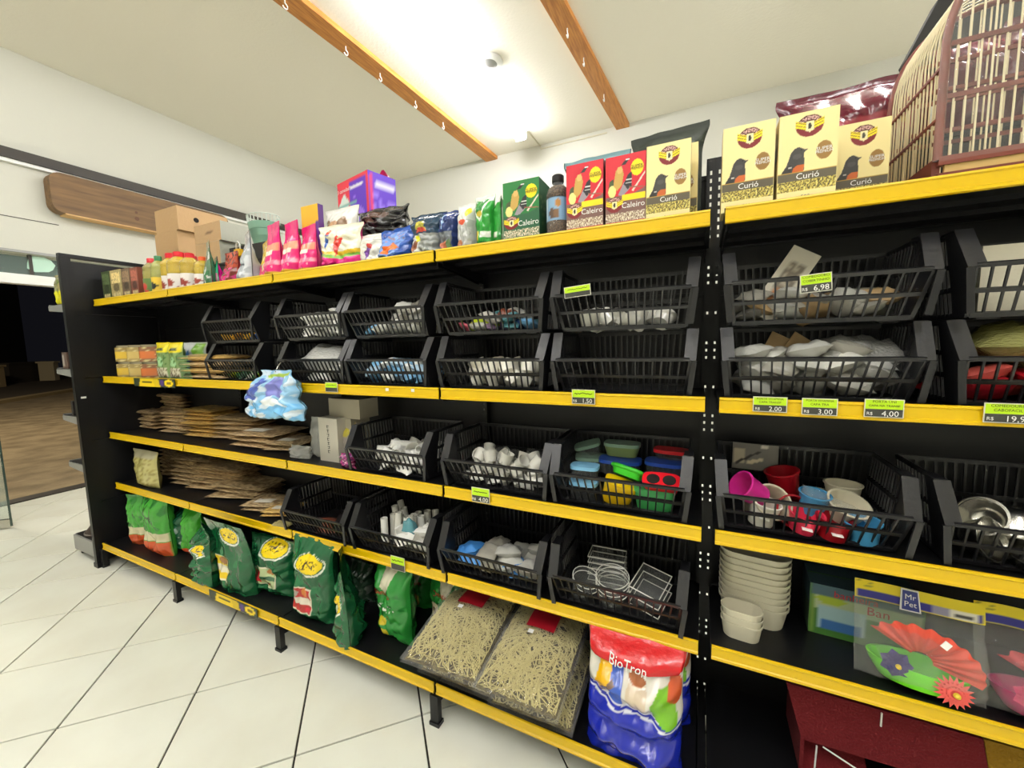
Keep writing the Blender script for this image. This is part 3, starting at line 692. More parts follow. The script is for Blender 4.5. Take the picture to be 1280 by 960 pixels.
pouch('parrot_food_bag', 'white parrot food bag with purple and red parrot, half hidden', 'bag', w_ * 1.5, h, .08, art((238, 236, 226), ('w', 0, .16, (226, 180, 40), .03, 4, 1), *parrot(.35, .40, 1.3, (110, 54, 150), (206, 60, 60)), ('r', .1, .9, .74, .76, (150, 150, 150))), (cx + .03, .10, Z0), .1, 'sack', seed=3, crumple=.3)
# purple and red carton standing behind the panel, slightly turned
cx, w_, h = P(428, 496, 216, 300, .50, Z0)
pc = carton('diaper_box', 'red and purple puppy pad carton standing behind the shelf panel', 'box', .30, .17, at(1, .45, 455, 222).z - Z0, art((224, 30, 58), ('r', .40, .92, .0, .96, (88, 30, 190)), ('r', .43, .82, .90, .93, (240, 235, 250)), ('s', .50, .85, .20, .84, 9, (150, 110, 226), .18), ('p', [(.05, .80), (.22, .88), (.37, .80), (.35, .70), (.20, .60), (.07, .70)], (220, 236, 226)), ('b', .76, .78, .775, .795, (120, 180, 170)), ('s', .10, .35, .22, .55, 12, (246, 170, 180), .3)), (at(1, .45, 450, 250).x, .50, Z0), -.22, lambda u, v, s_: art((92, 40, 200), ('r', 0, .12, 0, 1, (226, 40, 90)), ('r', .2, .92, .86, .94, (235, 230, 250)), ('s', .15, .95, .45, .82, 8, (150, 116, 230), .1), ('e', .6, .42, .16, .1, (240, 236, 240)))(u, v, -1), [('3 camadas', .20, .915, .028, TXT_W), ('Modo de uso', .63, .915, .026, TXT_W)], nu=36, nv=44)
mb = MB(); mb.grid(lambda u, v: ((u - .5) * .30, .07 - v * .03, pc.children[0].dimensions.z + .05 * math.sin(u * PI * 3) * v + .0015), 16, 3, 0, lambda u, v: K((214, 30, 70)))
mb.build('torn_flap', CARD, pc, smooth=180)
# black bag crumpled open on top
cx = at(1, .18, 477, 275).x
pouch('black_bag', 'open crumpled black bag lying over the blue fish food bag', 'bag', .30, .17, .12, art((30, 28, 28), ('e', .5, .75, .26, .10, (84, 56, 46)), ('e', .42, .62, .10, .04, (130, 104, 92))), (cx, .19, at(1, .18, 477, 292).z - .06), 0, 'pillow', seed=9, crumple=1.0)
MB  # noqa
tag(MB().box(cx - .11, cx + .13, .15, .26, Z0, at(1, .18, 477, 292).z - .061).build('dark_carton', mat('dark_brown_card', (44, 36, 32), .6)), 'dark brown carton under the crumpled black bag', 'box')
cx, w_, h = P(458, 508, 283, 326, .02, Z0)
pouch('fish_food_bag', 'glossy blue fish food bag with orange fish, slumped forward', 'bag', w_ * .95, h, .10, art((30, 80, 170), ('p', [(.06, .10), (.10, .66), (.36, .92), (.84, .86), (.78, .16)], (110, 150, 220)), ('p', [(.10, .30), (.30, .52), (.62, .56), (.80, .36), (.5, .22)], (232, 120, 40)), ('e', .30, .12, .2, .08, (40, 60, 70)), ('s', .1, .8, .6, .9, 8, (150, 130, 150), .2), back=(16, 36, 90)), (cx, .07, Z0), -.12, 'stand', seed=4, skew=.18, crumple=.7)
cx, w_, h = P(504, 548, 262, 318, .02, Z0)
pouch('pet_food_sack', 'navy and grey cat food sack with round crest', 'bag', w_, h, .12, art((36, 62, 84), ('r', 0, 1, 0, .50, (156, 160, 158)), ('r', .02, .42, .03, .47, (222, 222, 214)), ('e', .22, .26, .14, .12, (150, 92, 60)), ('r', .28, .42, .34, .48, (226, 222, 40)), ('p', [(.30, .60), (.34, .74), (.50, .80), (.62, .72), (.66, .56)], (186, 176, 60)), ('p', [(.33, .52), (.36, .63), (.62, .62), (.66, .52)], (196, 66, 46)), ('r', .52, .9, .06, .16, (190, 196, 190)), back=(24, 34, 50)), (cx, .08, Z0), .06, 'sack', seed=6, crumple=.6)
cx, w_, h = P(545, 568, 259, 312, .03, Z0)
pouch('pet_food_sack', 'navy sack with dark photo window beside the grey cat food sack', 'bag', w_ * 1.15, h, .10, art((34, 54, 110), ('r', .12, .86, .06, .50, (110, 116, 120)), ('e', .45, .2, .2, .1, (206, 120, 90)), ('e', .7, .2, .1, .1, (120, 150, 100)), ('p', [(.3, .55), (.4, .55), (.5, .9), (.4, .9)], (150, 180, 220)), back=(20, 26, 60)), (cx, .08, Z0), -.05, 'sack', seed=7, crumple=.5)
cx, w_, h = P(567, 590, 251, 308, .02, Z0)
pouch('pet_food_sack', 'white and grey bird food sack with small red badge', 'bag', w_ * 1.05, h, .08, art((226, 228, 222), ('r', 0, 1, 0, .62, (186, 188, 184)), ('e', .5, .58, .22, .05, (214, 90, 60)), ('e', .78, .78, .14, .10, (236, 226, 60)), ('e', .30, .14, .16, .09, (176, 110, 70)), ('r', .55, .9, .08, .18, (226, 226, 220)), ('s', 0, 1, .25, .5, 12, (160, 162, 158), .2)), (cx, .06, Z0), -.06, 'sack', seed=8, crumple=.3)
A_GRNB = art((40, 150, 52), ('r', 0, 1, .86, 1.1, (240, 240, 236)), ('r', 0, .06, 0, 1, (236, 238, 232)), ('p', [(.06, .96), (.12, .66), (.40, .50), (.62, .66), (.95, 1.0)], (222, 232, 214)), ('p', [(.12, .92), (.18, .70), (.40, .56), (.56, .70), (.8, .92)], (46, 130, 60)), ('e', .42, .64, .14, .05, (196, 176, 60)), ('r', .42, .95, .20, .30, (216, 222, 206)), ('e', .22, .24, .14, .10, (216, 190, 50)), ('e', .15, .10, .1, .07, (40, 50, 70)), ('r', .35, 1, .0, .10, (52, 66, 56)), back=(190, 214, 180))
for k, (l, r, tp, bs, nm) in enumerate(((588, 615, 241, 305, 'front of three'), (613, 622, 246, 300, 'middle of three'), (621, 630, 243, 299, 'next to the green seed box'))):
    cx, w_, h = P(l, r, tp, bs, .015 + .03 * k, Z0)
    pouch('bird_seed_bag', 'green bird seed bag with clear white top, ' + nm, 'bag', w_ if k == 0 else .13, h, .06, A_GRNB, (cx, .05 + .04 * k, Z0), -.1 if k == 0 else -1.0, 'sack', seed=12 + k, crumple=.3, group='green bird seed bags')
# bottle of grit
cx, w_, h = P(679, 707, 214, 293, .02, Z0); R_ = w_ / 2
t = thing('grit_bottle', 'tall clear bottle of brown grit with blue label and black cap', 'bottle', (cx, .02 + R_, Z0))
gr = MB(); pr = [(.95, 0), (1, .03), (1, .28), (.93, .30), (.93, .62), (1, .64), (1, .70), (.86, .78), (.62, .82)]
gr.lathe([(a * R_, b * h) for a, b in pr], 24); gr.build('grit', mat('brown_grit', (122, 96, 70), .7, mottle=(220, (70, 50, 38), .4, .6), bump=(200, .8)), t, smooth=40)
MB().lathe([(a * R_ + .001, b * h) for a, b in pr] + [(.46 * R_, .87 * h), (.44 * R_, .90 * h)], 24, capb=False).build('bottle_wall', CLEAR, t, smooth=40)
lb = MB(); lb.grid(lambda u, v: (math.cos(u * 2 * PI) * R_ * 1.02, math.sin(u * 2 * PI) * R_ * 1.02, h * (.27 + .36 * v)), 40, 16, 0, lambda u, v: art((132, 168, 200), ('r', 0, 1, 0, .05, (40, 30, 26)), ('r', 0, 1, .95, 1.1, (30, 26, 30)), ('e', .80, .72, .04, .16, (190, 130, 60)), ('e', .72, .3, .05, .22, (92, 70, 56)), ('e', .78, .28, .04, .2, (120, 88, 62)), ('r', .60, .64, 0, 1, (226, 230, 232)))(u, v, -1)); lb.build('label_wrap', CARD, t, smooth=180)
MB().lathe([(.50 * R_, .885 * h), (.52 * R_, .90 * h), (.52 * R_, .985 * h), (.44 * R_, h)], 24, capt=True).build('cap', mat('cap_black', (30, 28, 28), .35), t, smooth=40)
# dark bags behind the red boxes
cx, w_, h = P(699, 785, 186, 290, .17, Z0)
pouch('dark_bag', 'dark teal bag with pale blue top seal behind red boxes', 'bag', w_, h, .10, art((34, 48, 44), ('r', 0, 1, .93, 1.1, (120, 160, 168)), ('s', .2, .9, .74, .84, 12, (120, 130, 126), .25)), (cx, .23, Z0), 0, 'sack', m=PAPERP, seed=21, crumple=.35)
cx, w_, h = P(784, 886, 152, 270, .20, Z0)
pouch('dark_bag', 'tall matte dark green bag behind the cream box', 'bag', w_, h, .10, art((38, 46, 36), ('r', .62, .95, .80, .82, (96, 104, 88)), ('s', 0, 1, .5, .9, 5, (44, 54, 42), .1)), (cx, .26, Z0), -.1, 'sack', m=PAPERP, seed=23, crumple=.3)
for k in range(3):
    tag(MB().box(0, .012, 0, .16, 0, .20 - k * .012).build('panel_offcut', BLACK, None, (2.655 + k * .019, .155, Z0)), 'thin black panel standing on edge beside the slotted upright', 'panel', 'thin black panels on the top shelf')
# maroon bags and the black carton by the cage
cx, w_, h = P(1010, 1128, 122, 235, .36, Z0)
pouch('maroon_bag', 'wide maroon bag with gold band behind the set back cream box', 'bag', .44, at(1, .50, 1060, 108).z - Z0, .14, art((92, 10, 34), ('r', .25, .85, .62, .72, (150, 60, 70)), ('r', .35, .8, .645, .675, (196, 160, 70)), ('e', .2, .68, .1, .07, (150, 90, 110))), (at(1, .50, 1068, 150).x, .50, Z0), 0, 'sack', seed=31, crumple=.5)
pouch('maroon_bag', 'crumpled maroon bag squeezed behind the bird cage', 'bag', .36, .56, .16, art((84, 8, 30), ('s', 0, 1, 0, 1, 5, (110, 16, 40), .2)), (3.52, .50, Z0), 0, 'sack', seed=33, crumple=1.0)
# cartons and green basket standing behind the panel near the door
CARDB = art((186, 150, 104), back=(186, 150, 104)); RZ = BT[0]
def rear_box(l, r, top, bottom, Y, d, nm, label, group=None, af=None, rz=0.0, z_from=None):
    x0 = at(1, Y, l, (top + bottom) / 2).x; x1 = at(1, Y, r, (top + bottom) / 2).x; z1_ = at(1, Y, (l + r) / 2, top).z; z0_ = z_from if z_from is not None else at(1, Y, (l + r) / 2, bottom).z
    c_ = carton(nm, label, 'box', x1 - x0, d, z1_ - z0_, af or CARDB, ((x0 + x1) / 2, Y + d / 2, z0_), rz, None, (), group, PAPERP, 8, 8)
    return c_, z1_, (x0 + x1) / 2, x1 - x0
b0, zt_, xc, wd = rear_box(195, 223, 290, 330, .42, .34, 'brown_carton', 'plain brown carton with finger hole, lower of the tall pair', 'brown cartons near the door', z_from=RZ)
b1, zt2, xc2, wd2 = rear_box(194, 222, 260, 290, .42, .34, 'brown_carton', 'plain brown carton with finger hole, on top of the tall pair', 'brown cartons near the door', z_from=zt_ + .001)
for b_, wv in ((b0, wd), (b1, wd2)):
    hz = b_.children[0].data.vertices; hh = max(v.co.z for v in hz)
    MB().tube([(wv / 2 - .001, -.05, hh * .55), (wv / 2 + .001, -.05, hh * .55)], .018, 14).build('finger_hole', mat('hole_dark', (24, 18, 14), .9), b_)
SLOT = art((190, 156, 112), *[('p', [(.2, .25 + .2 * k), (.75, .28 + .2 * k), (.75, .32 + .2 * k), (.2, .29 + .2 * k)], (120, 92, 62)) for k in range(3)], back=(176, 176, 162))
b2, zt_, _, _ = rear_box(246, 276, 303, 345, .40, .26, 'vented_carton', 'tan carton with printed lines and grey side, lower of the short pair', 'tan cartons near the door', SLOT, z_from=RZ)
b3, zt2, _, _ = rear_box(243, 276, 279, 303, .40, .26, 'vented_carton', 'tan carton with printed lines and grey side, on top of the short pair', 'tan cartons near the door', SLOT, z_from=zt_ + .001)
xg = at(1, .46, 323, 290).x; zg1 = at(1, .46, 323, 278).z; zg0 = at(1, .46, 323, 308).z
tag(MB().box(xg - .22, xg + .16, .40, .62, RZ, zg0 - .001).build('black_carton', mat('black_card', (28, 25, 24), .6)), 'black carton behind the panel carrying the green bucket', 'box')
t = thing('green_bucket', 'small ribbed sage green plastic tub behind the pink pouches', 'tub', (xg, .50, zg0))
hgt = zg1 - zg0; SAGE = mat('sage_plastic', (128, 170, 146), .45)
pr = [(.062, 0), (.075, hgt * .4), (.078, hgt * .42), (.084, hgt * .7), (.087, hgt * .72), (.092, hgt), (.089, hgt), (.06, .006)]
MB().lathe(pr, 24, 1.15, .9).build('tub_wall', SAGE, t, smooth=35)
mb = MB()
for k in range(24): th = 2 * PI * k / 24; mb.bar((.105 * math.cos(th), .082 * math.sin(th), hgt), (.108 * math.cos(th), .085 * math.sin(th), hgt + .045), .005, .005)
mb.tube([(.108 * math.cos(2 * PI * k / 24), .085 * math.sin(2 * PI * k / 24), hgt + .045) for k in range(25)], .004, 5); mb.build('rim_grille', mat('pale_wire', (206, 214, 204), .5), t)
t = thing('yellow_clip', 'small yellow padlock shaped clip above the silver pouch', 'clip', (at(1, .36, 293, 302).x, .38, 2.052))
MB().box(-.028, .028, -.012, .012, 0, .045).build('clip_body', mat('clip_yellow', (226, 176, 30), .4), t)
MB().tube([(-.02 + .0, 0, .045), (-.018, 0, .075), (.0, 0, .095), (.018, 0, .075), (.02, 0, .045)], .005, 6).build('shackle', WHITE, t, smooth=180)

# ------------------------------------------------------------------ bird cage
CX0, CY0 = at(1, .03, 1172, 214).x, .03
CD, CWd = .30, .40
CXC = CX0 + CWd / 2; CZ = BT[0]
MAH = mat('mahogany', (128, 62, 48), .4, mottle=(6, (92, 40, 30), .4, .7)); REED = mat('pale_reed', (226, 214, 176), .5); PALEW = mat('pale_wood_slat', (206, 170, 104), .5)
cg = thing('bird_cage', 'arched wooden bird cage with pale bars wrapped in clear film', 'bird cage', (CXC, CY0, CZ))
VB, HZ = .055, .30                                   # wood base height, height where the arch begins
HW = CWd / 2
def archz(x): 
    k = min(1.0, abs(x) / HW); return HZ + .22 * math.sqrt(max(0, 1 - k ** 2.2))
def arch_pts(n=24, y=0.0, ins=0.0):
    out = [(-HW + ins, y, VB), (-HW + ins, y, HZ)]
    for j in range(1, n): th = PI - PI * j / n; x = (HW - ins) * math.copysign(abs(math.cos(th)) ** .85, math.cos(th)); out.append((x, y, archz(x) - ins))
    return out + [(HW - ins, y, HZ), (HW - ins, y, VB)]
for yy in (0.006, CD - .006):
    MB().tube(arch_pts(24, yy), .008, 8).build('arch_frame', MAH, cg, smooth=60)
    mb = MB(); mb.box(-HW, HW, yy - .008, yy + .008, 0, .026); mb.box(-HW, HW, yy - .008, yy + .008, .043, .062); mb.build('base_rail', MAH, cg)
    MB().box(-HW + .012, HW - .012, yy - .004, yy + .004, .026, .043).build('pale_strip', PALEW, cg)
for xx in (-HW, HW):
    MB().box(xx - .007, xx + .007, .01, CD - .01, 0, .06).build('base_rail', MAH, cg)
    for zz in (.15, .26): MB().bar((xx, .01, zz), (xx, CD - .01, zz), .008, .006, up=(0, 0, 1)).build('cross_rail', MAH, cg)
MB().box(-HW + .01, HW - .01, .012, CD - .012, .005, .012).build('tray', PALEW, cg)
for yy in (.006, CD - .006):
    for zz in (.19, .30, .40): 
        hw = HW if zz <= HZ else HW * (max(0, 1 - ((zz - HZ) / .22) ** 2)) ** (1 / 2.2)
        MB().bar((-hw, yy, zz), (hw, yy, zz), .010, .007, up=(0, 1, 0)).build('cross_rail', MAH, cg)
nb = 21
for yy in (.006, CD - .006):
    for j in range(1, nb):
        x = -HW + CWd * j / nb; MB().tube([(x, yy, .06), (x, yy, archz(x) - .004)], .0021, 5).build('bar', REED, cg)
ab = MB().tube(arch_pts(18, 0), .0021, 5).build('arch_bar', REED, cg, (0, .024, 0), smooth=180)
for j in range(1, 15): link('arch_bar', ab.data, cg, (0, .024 + j * (CD - .048) / 14, 0))
for xx, yy, zz in ((.0, .15, .17), (.05, .18, .28)): MB().bar((-HW, yy, zz), (HW, yy, zz), .009, .009).build('perch', MAH, cg)
mb = MB(); mb.grid(lambda u, v: (-HW - .012 + u * (CWd + .024), -.006 + .003 * nz(u * 9, v * 9), .05 + (archz((u - .5) * CWd) - .04) * v), 24, 16); mb.build('film_wrap', FILM, cg, smooth=180)
if 0: mb = MB(); mb.grid(lambda u, v: (-HW - .012 + .003 * nz(u * 9, v * 9, 3), u * CD, .06 + .36 * v) if v < .66 else (-HW - .012 + (v - .66) * .16, u * CD, .06 + .36 * v), 10, 14); mb.build('film_wrap', FILM, cg, smooth=180)
# black folded lid and black carton beyond the cage
t = MB(); q0 = at(1, .52, 1130, 78); q1 = at(1, .52, 1172, 0)
t.prism([(q0.x, q0.z), (q1.x, q1.z), (q1.x + .22, q1.z + .10), (q1.x + .30, q0.z - .1), (q0.x + .25, q0.z - .22), (q0.x + .02, q0.z - .05)], lambda a, b, s_: (a, s_, b), .50, .56)
tag(t.build('black_sheet', mat('black_rubber', (34, 33, 31), .7)), 'large black slanted sheet leaning behind the bird cage', 'sheet')

# ------------------------------------------------------------------ helpers for small goods
PELLET = mat('brown_pellets', (214, 186, 142), .35, mottle=(9, (150, 122, 84), .42, .60), bump=(6, .45), coat=.6)
PELLET2 = mat('tan_pellets', (228, 190, 112), .35, mottle=(9, (176, 138, 74), .42, .60), bump=(6, .45), coat=.6)
PELLET3 = mat('grey_brown_seed', (206, 182, 140), .35, mottle=(9, (132, 106, 72), .42, .6), bump=(6, .45), coat=.6)
PELLET4 = mat('pale_yellow_seed', (196, 182, 118), .42, mottle=(120, (140, 126, 80), .4, .62), bump=(100, .6), coat=.35)
FB = {}
def flat_mesh(kind, sd):
    k = (kind, sd)
    if k in FB: return FB[k]
    mb = MB()
    def S(u, v, top):
        p = max(0, math.sin(PI * min(1, max(0, (v - .03) / .94)))) ** .25 * max(0, 1 - abs(2 * u - 1) ** 5) ** .4
        n = nz(u * 4 + sd, v * 5, sd) * .55 + nz(u * 11, v * 11, sd) * .12
        z = (.5 + .5 * p * (1 + n)) if top else (.5 - .5 * p)
        return ((u - .5) * (1 - .05 * p) + .02 * nz(v * 4, sd, 1), (v - .5) + .02 * nz(u * 4, sd, 5), z)
    mb.grid(lambda u, v: S(u, v, True), 10, 12); mb.grid(lambda u, v: S(u, v, False), 10, 12, flip=True)
    o = mb.build('seed_bag', {'a': PELLET, 'b': PELLET2, 'c': PELLET3, 'd': PELLET4}[kind], None, smooth=180); FB[k] = o.data
    bpy.data.objects.remove(o); return FB[k]
def flat_bag(x, y, z, w_, l_, t_, rz, kind, label, group, tilt=0.0, sticker=False):
    o = link('seed_bag', flat_mesh(kind, R.randrange(4)), None, (x, y, z), (tilt, 0, rz)); o.scale = (w_, l_, t_); tag(o, label, 'bag', group)
    if sticker:
        mb = MB(); mb.grid(lambda u, v: (-.22 + .42 * u, -.36 + .3 * v, 1.10 - .10 * abs(v - .4)), 4, 4); mb.build('paper_label', mat('paper_label_white', (226, 220, 204), .6), o)
    return o
ORD = ['topmost', 'second from top', 'third from top', 'fourth from top', 'fifth from top', 'sixth from top', 'seventh from top', 'eighth from top', 'ninth from top', 'lowest']
def nth(k, n):
    j = n - 1 - k; return 'lowest' if k == 0 and n > 1 else ORD[j]
def pile(l, r, top, base, zb, n, length, kind, label, group, rz=0.0, sticker=False):
    """a stack of flat bags whose near bottom edge shows at pixel row `base` on the board at height zb"""
    f = at(2, zb, (l + r) / 2, base); f.y = max(f.y, .015)
    x0 = at(1, f.y, l, base).x; x1 = at(1, f.y, r, base).x
    ztop = at(1, f.y + .03, (l + r) / 2, top).z; th = max(.010, (ztop - zb) / n); wd = x1 - x0
    for k in range(n):
        flat_bag((x0 + x1) / 2 + R.uniform(-.014, .014), f.y + length / 2 + R.uniform(-.006, .02), zb + k * th * .97, wd * R.uniform(.93, 1.02), min(length, YP - .01 - f.y) * R.uniform(.93, 1.0), th * 1.06, rz + R.uniform(-.14, .14), kind, label + ', ' + nth(k, n), group, 0, sticker and k == n - 1)
G3 = 'flat seed bags on the shelf below the baskets'
z3, z4, z2, z5 = BT[2], BT[3], BT[1], BT[4]
pile(165, 192, 512, 537, z3, 5, .15, 'a', 'brown seed bag in the low stack next to the end panel', G3)
pile(186, 222, 492, 534, z3, 10, .15, 'a', 'brown seed bag in the tallest stack', G3)
pile(202, 234, 513, 543, z3, 6, .12, 'a', 'brown seed bag in the stack before the tallest', G3, .1)
pile(228, 262, 510, 548, z3, 7, .2, 'b', 'golden tan seed bag in its own stack', G3, .1)
pile(258, 305, 521, 553, z3, 5, .26, 'a', 'broad pellet bag beside the golden tan stack', G3, .15)
pile(282, 330, 540, 563, z3, 3, .28, 'a', 'broad pellet bag in the stack topped by a white label', G3, .2, True)
pile(326, 362, 551, 566, z3, 2, .22, 'c', 'flat dark seed bag beside the clear tray', G3, .25, True)
pouch('seed_bag', 'small pale bag leaning in front of brown seed stacks', 'bag', .075, .065, .03, art((176, 170, 150), ('s', 0, 1, 0, 1, 9, (140, 132, 110), .1)), (at(2, z3, 217, 542).x, at(2, z3, 217, 542).y + .02, z3), .2, 'pillow', seed=40, nu=10, nv=12)
G4 = 'flat seed bags above the bottom shelf'
cx, w_, h = P(160, 190, 565, 605, .03, z4)
pouch('seed_bag', 'upright clear bag of yellow seed next to the end panel', 'bag', w_, h, .07, art((188, 180, 112), ('r', 0, 1, .80, 1.1, (176, 170, 140)), ('s', 0, 1, 0, .8, 14, (150, 138, 76), .1)), (cx, .07, z4), 0, 'sack', seed=41, nu=14, nv=18)
pile(186, 216, 563, 600, z4, 7, .24, 'c', 'grey brown seed bag in the stack beside the upright yellow bag', G4)
pile(206, 246, 572, 611, z4, 7, .26, 'c', 'grey brown seed bag in the stack next but one to upright bag', G4, .05)
pile(232, 283, 583, 617, z4, 5, .27, 'a', 'brown pellet bag in the middle stack above light green bags', G4, .12)
pile(255, 305, 607, 628, z4, 3, .28, 'c', 'broad grey brown seed bag in the low stack', G4, .18)
pile(300, 334, 628, 643, z4, 2, .20, 'c', 'dark seed bag with white label near the basket', G4, .25, True)
pile(326, 352, 634, 648, z4, 2, .16, 'b', 'small glossy golden seed bag beside the brown pack basket', G4, .35, True)
flat_bag(at(2, z4, 372, 650).x, .02, z4, .10, .05, .025, .1, 'd', 'small clear packet of pale pieces beside the brown pack basket', G4)

# ---- upper left goods (shelf with the baskets)
JARM = print_mat('jar_contents', .12, coat=.6)
def jar(x, y, z, r, h, c1, c2, label):
    t = thing('treat_jar', label, 'jar', (x, y, z), 0, 'square clear jars of treats')
    mb = MB(); mb.grid(lambda u, v: (math.cos(u * 2 * PI) * r * (1 + .10 * math.cos(8 * PI * u)), math.sin(u * 2 * PI) * r * (1 + .10 * math.cos(8 * PI * u)), v * h * .86), 28, 12, 0, lambda u, v: K(c2 if (.18 < v < .72 and .55 < u < .95) else ((206, 190, 130) if nz(u * 20, v * 9, z * 30) > .2 else c1))); mb.build('jar_body', JARM, t, smooth=180)
    MB().lathe([(r * .9, h * .86), (r * .92, h * .88), (r * .92, h * .99), (r * .84, h)], 18, capt=True).build('lid', mat('jar_lid_clear', (150, 140, 110), .2), t, smooth=40)
for i, (pl, pr_) in enumerate(((145, 159), (159.5, 174), (174.5, 190))):
    x0, x1 = at(1, .05, pl, 455).x, at(1, .05, pr_, 455).x; r_ = (x1 - x0) / 2 * .92; hz = (at(1, .05, 165, 431).z - z2) / 2
    for k in range(2):
        jar((x0 + x1) / 2, .03 + r_, z2 + k * hz, r_, hz * .99, ((150, 128, 70), (160, 140, 84), (140, 96, 64))[i], ((214, 178, 52), (196, 170, 96), (206, 110, 50))[i], ('yellow labelled clear jar', 'beige labelled clear jar', 'orange labelled clear jar')[i] + (', upper of two' if k else ', lower of two') + ' near the end panel')
A_GY = art((122, 152, 92), ('r', 0, 1, .74, 1.1, (232, 214, 30)), ('e', .5, .80, .3, .05, (70, 84, 30)), ('p', [(.25, .36), (.38, .56), (.5, .62), (.64, .56), (.75, .36)], (150, 196, 140)), ('r', .1, .9, .08, .30, (206, 200, 170)), ('s', .1, .9, .08, .30, 14, (110, 96, 70), .1), ('s', 0, 1, .3, .74, 8, (70, 110, 54), .25))
for l, r, tp, nm in ((190, 207, 428, 'first of the pair'), (205, 224, 428, 'second of the pair')):
    cx, w_, h = P(l, r, tp, 470, .04, z2)
    pouch('hay_treat_pack', 'green and yellow small pet pack, %s beside the jars' % nm, 'pack', w_, h, .05, A_GY, (cx, .07, z2), 0, 'sack', seed=50 + l, nu=16, nv=24, crumple=.3, group='green and yellow packs')
cx, w_, h = P(226, 246, 428, 465, .12, z2)
pouch('seed_pouch', 'white blue and green pouch behind the stack of seed bags', 'pouch', w_, h, .06, art((206, 210, 206), ('r', .5, 1, 0, 1, (120, 170, 60)), ('p', [(.1, .2), (.5, .2), (.4, .8), (.1, .7)], (90, 140, 190))), (cx, .16, z2), .3, 'sack', seed=56, nu=14, nv=20)
A_GEND = mat('green_mesh_end', (110, 142, 92), .4, bump=(60, .4))
f_ = at(2, z2, 245, 477)
for k in range(4):
    x0 = at(1, .02, 222, 462).x; x1 = at(1, .02, 276, 462).x; th = (at(1, .03, 250, 443).z - z2) / 4
    o = flat_bag((x0 + x1) / 2 + R.uniform(-.01, .01), .11 + R.uniform(-.005, .01), z2 + k * th * .97, (x1 - x0), .18, th * 1.08, R.uniform(-.06, .06), 'b' if k % 2 else 'a', 'green ended bag of mixed seed stacked beside the green packet basket, ' + nth(k, 4), 'green ended seed bags')
    mb = MB(); mb.grid(lambda u, v: (-.515 + .27 * u, -.47 + .94 * v, .5 + .54 * math.sin(PI * min(1, .15 + v * .7)) * (.35 + .65 * u)), 6, 8); mb.grid(lambda u, v: (-.50 + .25 * u, -.47 - .05 * math.sin(PI * v) * 0, .12 + .80 * v * math.sin(PI * (.3 + .4 * u))), 4, 4); mb.build('green_end', A_GEND, o, smooth=180)

# ---- clear boxes and white cartons on the third shelf
def shelf_box(l, r, top, base, zb, d, name, label, m, cat='box', rz=0.0, y=None, h=None, lid=False):
    f = at(2, zb, (l + r) / 2, base); yy = y if y is not None else max(f.y, .01)
    x0 = at(1, yy, l, base).x; x1 = at(1, yy, r, base).x; hh = h or at(1, yy, (l + r) / 2, top).z - zb
    t = thing(name, label, cat, ((x0 + x1) / 2, yy + d / 2, zb), rz); wv = x1 - x0
    mb = MB(); mb.box(-wv / 2, wv / 2, -d / 2, d / 2, .0005, hh); mb.build('box_body', m, t)
    mb = MB(); mb.box(-wv / 2, wv / 2, -.001, .001, hh, hh + .0008); mb.build('lid_seam', TXT_G, t)
    return t, wv, hh
WCARD = mat('white_card', (206, 200, 184), .6); WCARD2 = mat('cream_card', (176, 168, 146), .6)
t, wv, hh = shelf_box(401, 424, 523, 577, z3, .10, 'white_carton', 'tall white carton with a column of black characters', WCARD, rz=-.0)
for k in range(7):
    mb = MB(); zc = hh * (.80 - .095 * k); mb.box(-.008, .008, -.0508, -.0502, zc + .004, zc + .0065); mb.box(-.0015 + .004 * (k % 3 - 1), .0015 + .004 * (k % 3 - 1), -.0508, -.0502, zc - .007, zc + .008)
    mb.box(-.006, .005, -.0508, -.0502, zc - .006, zc - .004); mb.build('printed_mark', TXT_K, t)
sb, wv2, hh2 = shelf_box(417, 441, 523, 569, z3, .12, 'white_carton', 'cream carton standing behind the tall white one', WCARD2, y=.14)
zst = z3 + hh2 + .001
t, _, _ = shelf_box(412, 450, 496, 523, zst, .12, 'white_carton', 'wide cream carton lying on top of the cream one', WCARD2, y=.14, h=.095)
for (l, r, tp, bs, nm) in ((382, 402, 524, 573, 'tall clear bag behind'), (354, 378, 560, 575, 'low clear tray beside')):
    f = at(2, z3, (l + r) / 2, bs); x0 = at(1, f.y, l, bs).x; x1 = at(1, f.y, r, bs).x; hh = at(1, f.y, (l + r) / 2, tp).z - z3
    pouch('clear_bag' if hh > .1 else 'clear_tray', nm + ' the tall white carton', 'bag' if hh > .1 else 'tray', x1 - x0, hh, .07, art((1, 1, 1)), ((x0 + x1) / 2, max(f.y, .02) + .05, z3), 0, 'sack', FILMW, seed=l, nu=12, nv=16)
f = at(2, z3, 447, 580); 
pouch('pink_packet', 'crumpled pink and purple packet beside the white tube basket', 'packet', .085, .07, .05, art((176, 60, 120), ('s', 0, 1, 0, 1, 7, (110, 50, 110), .0), ('s', 0, 1, 0, 1, 9, (230, 180, 200), .3)), (at(1, .03, 433, 570).x - .01, .05, z3), 0, 'pillow', seed=61, nu=14, nv=14, crumple=1.2)
pouch('yellow_bag', 'thin clear bag with yellow corner behind the pink packet', 'bag', .12, .19, .05, art((150, 140, 130), ('p', [(.5, .6), (1, .75), (1, 1.1), (.7, 1.1)], (190, 176, 50)), ('r', 0, .4, 0, .5, (150, 90, 110))), (at(1, .12, 440, 545).x - .075, .15, z3), .3, 'sack', seed=62, nu=14, nv=18)

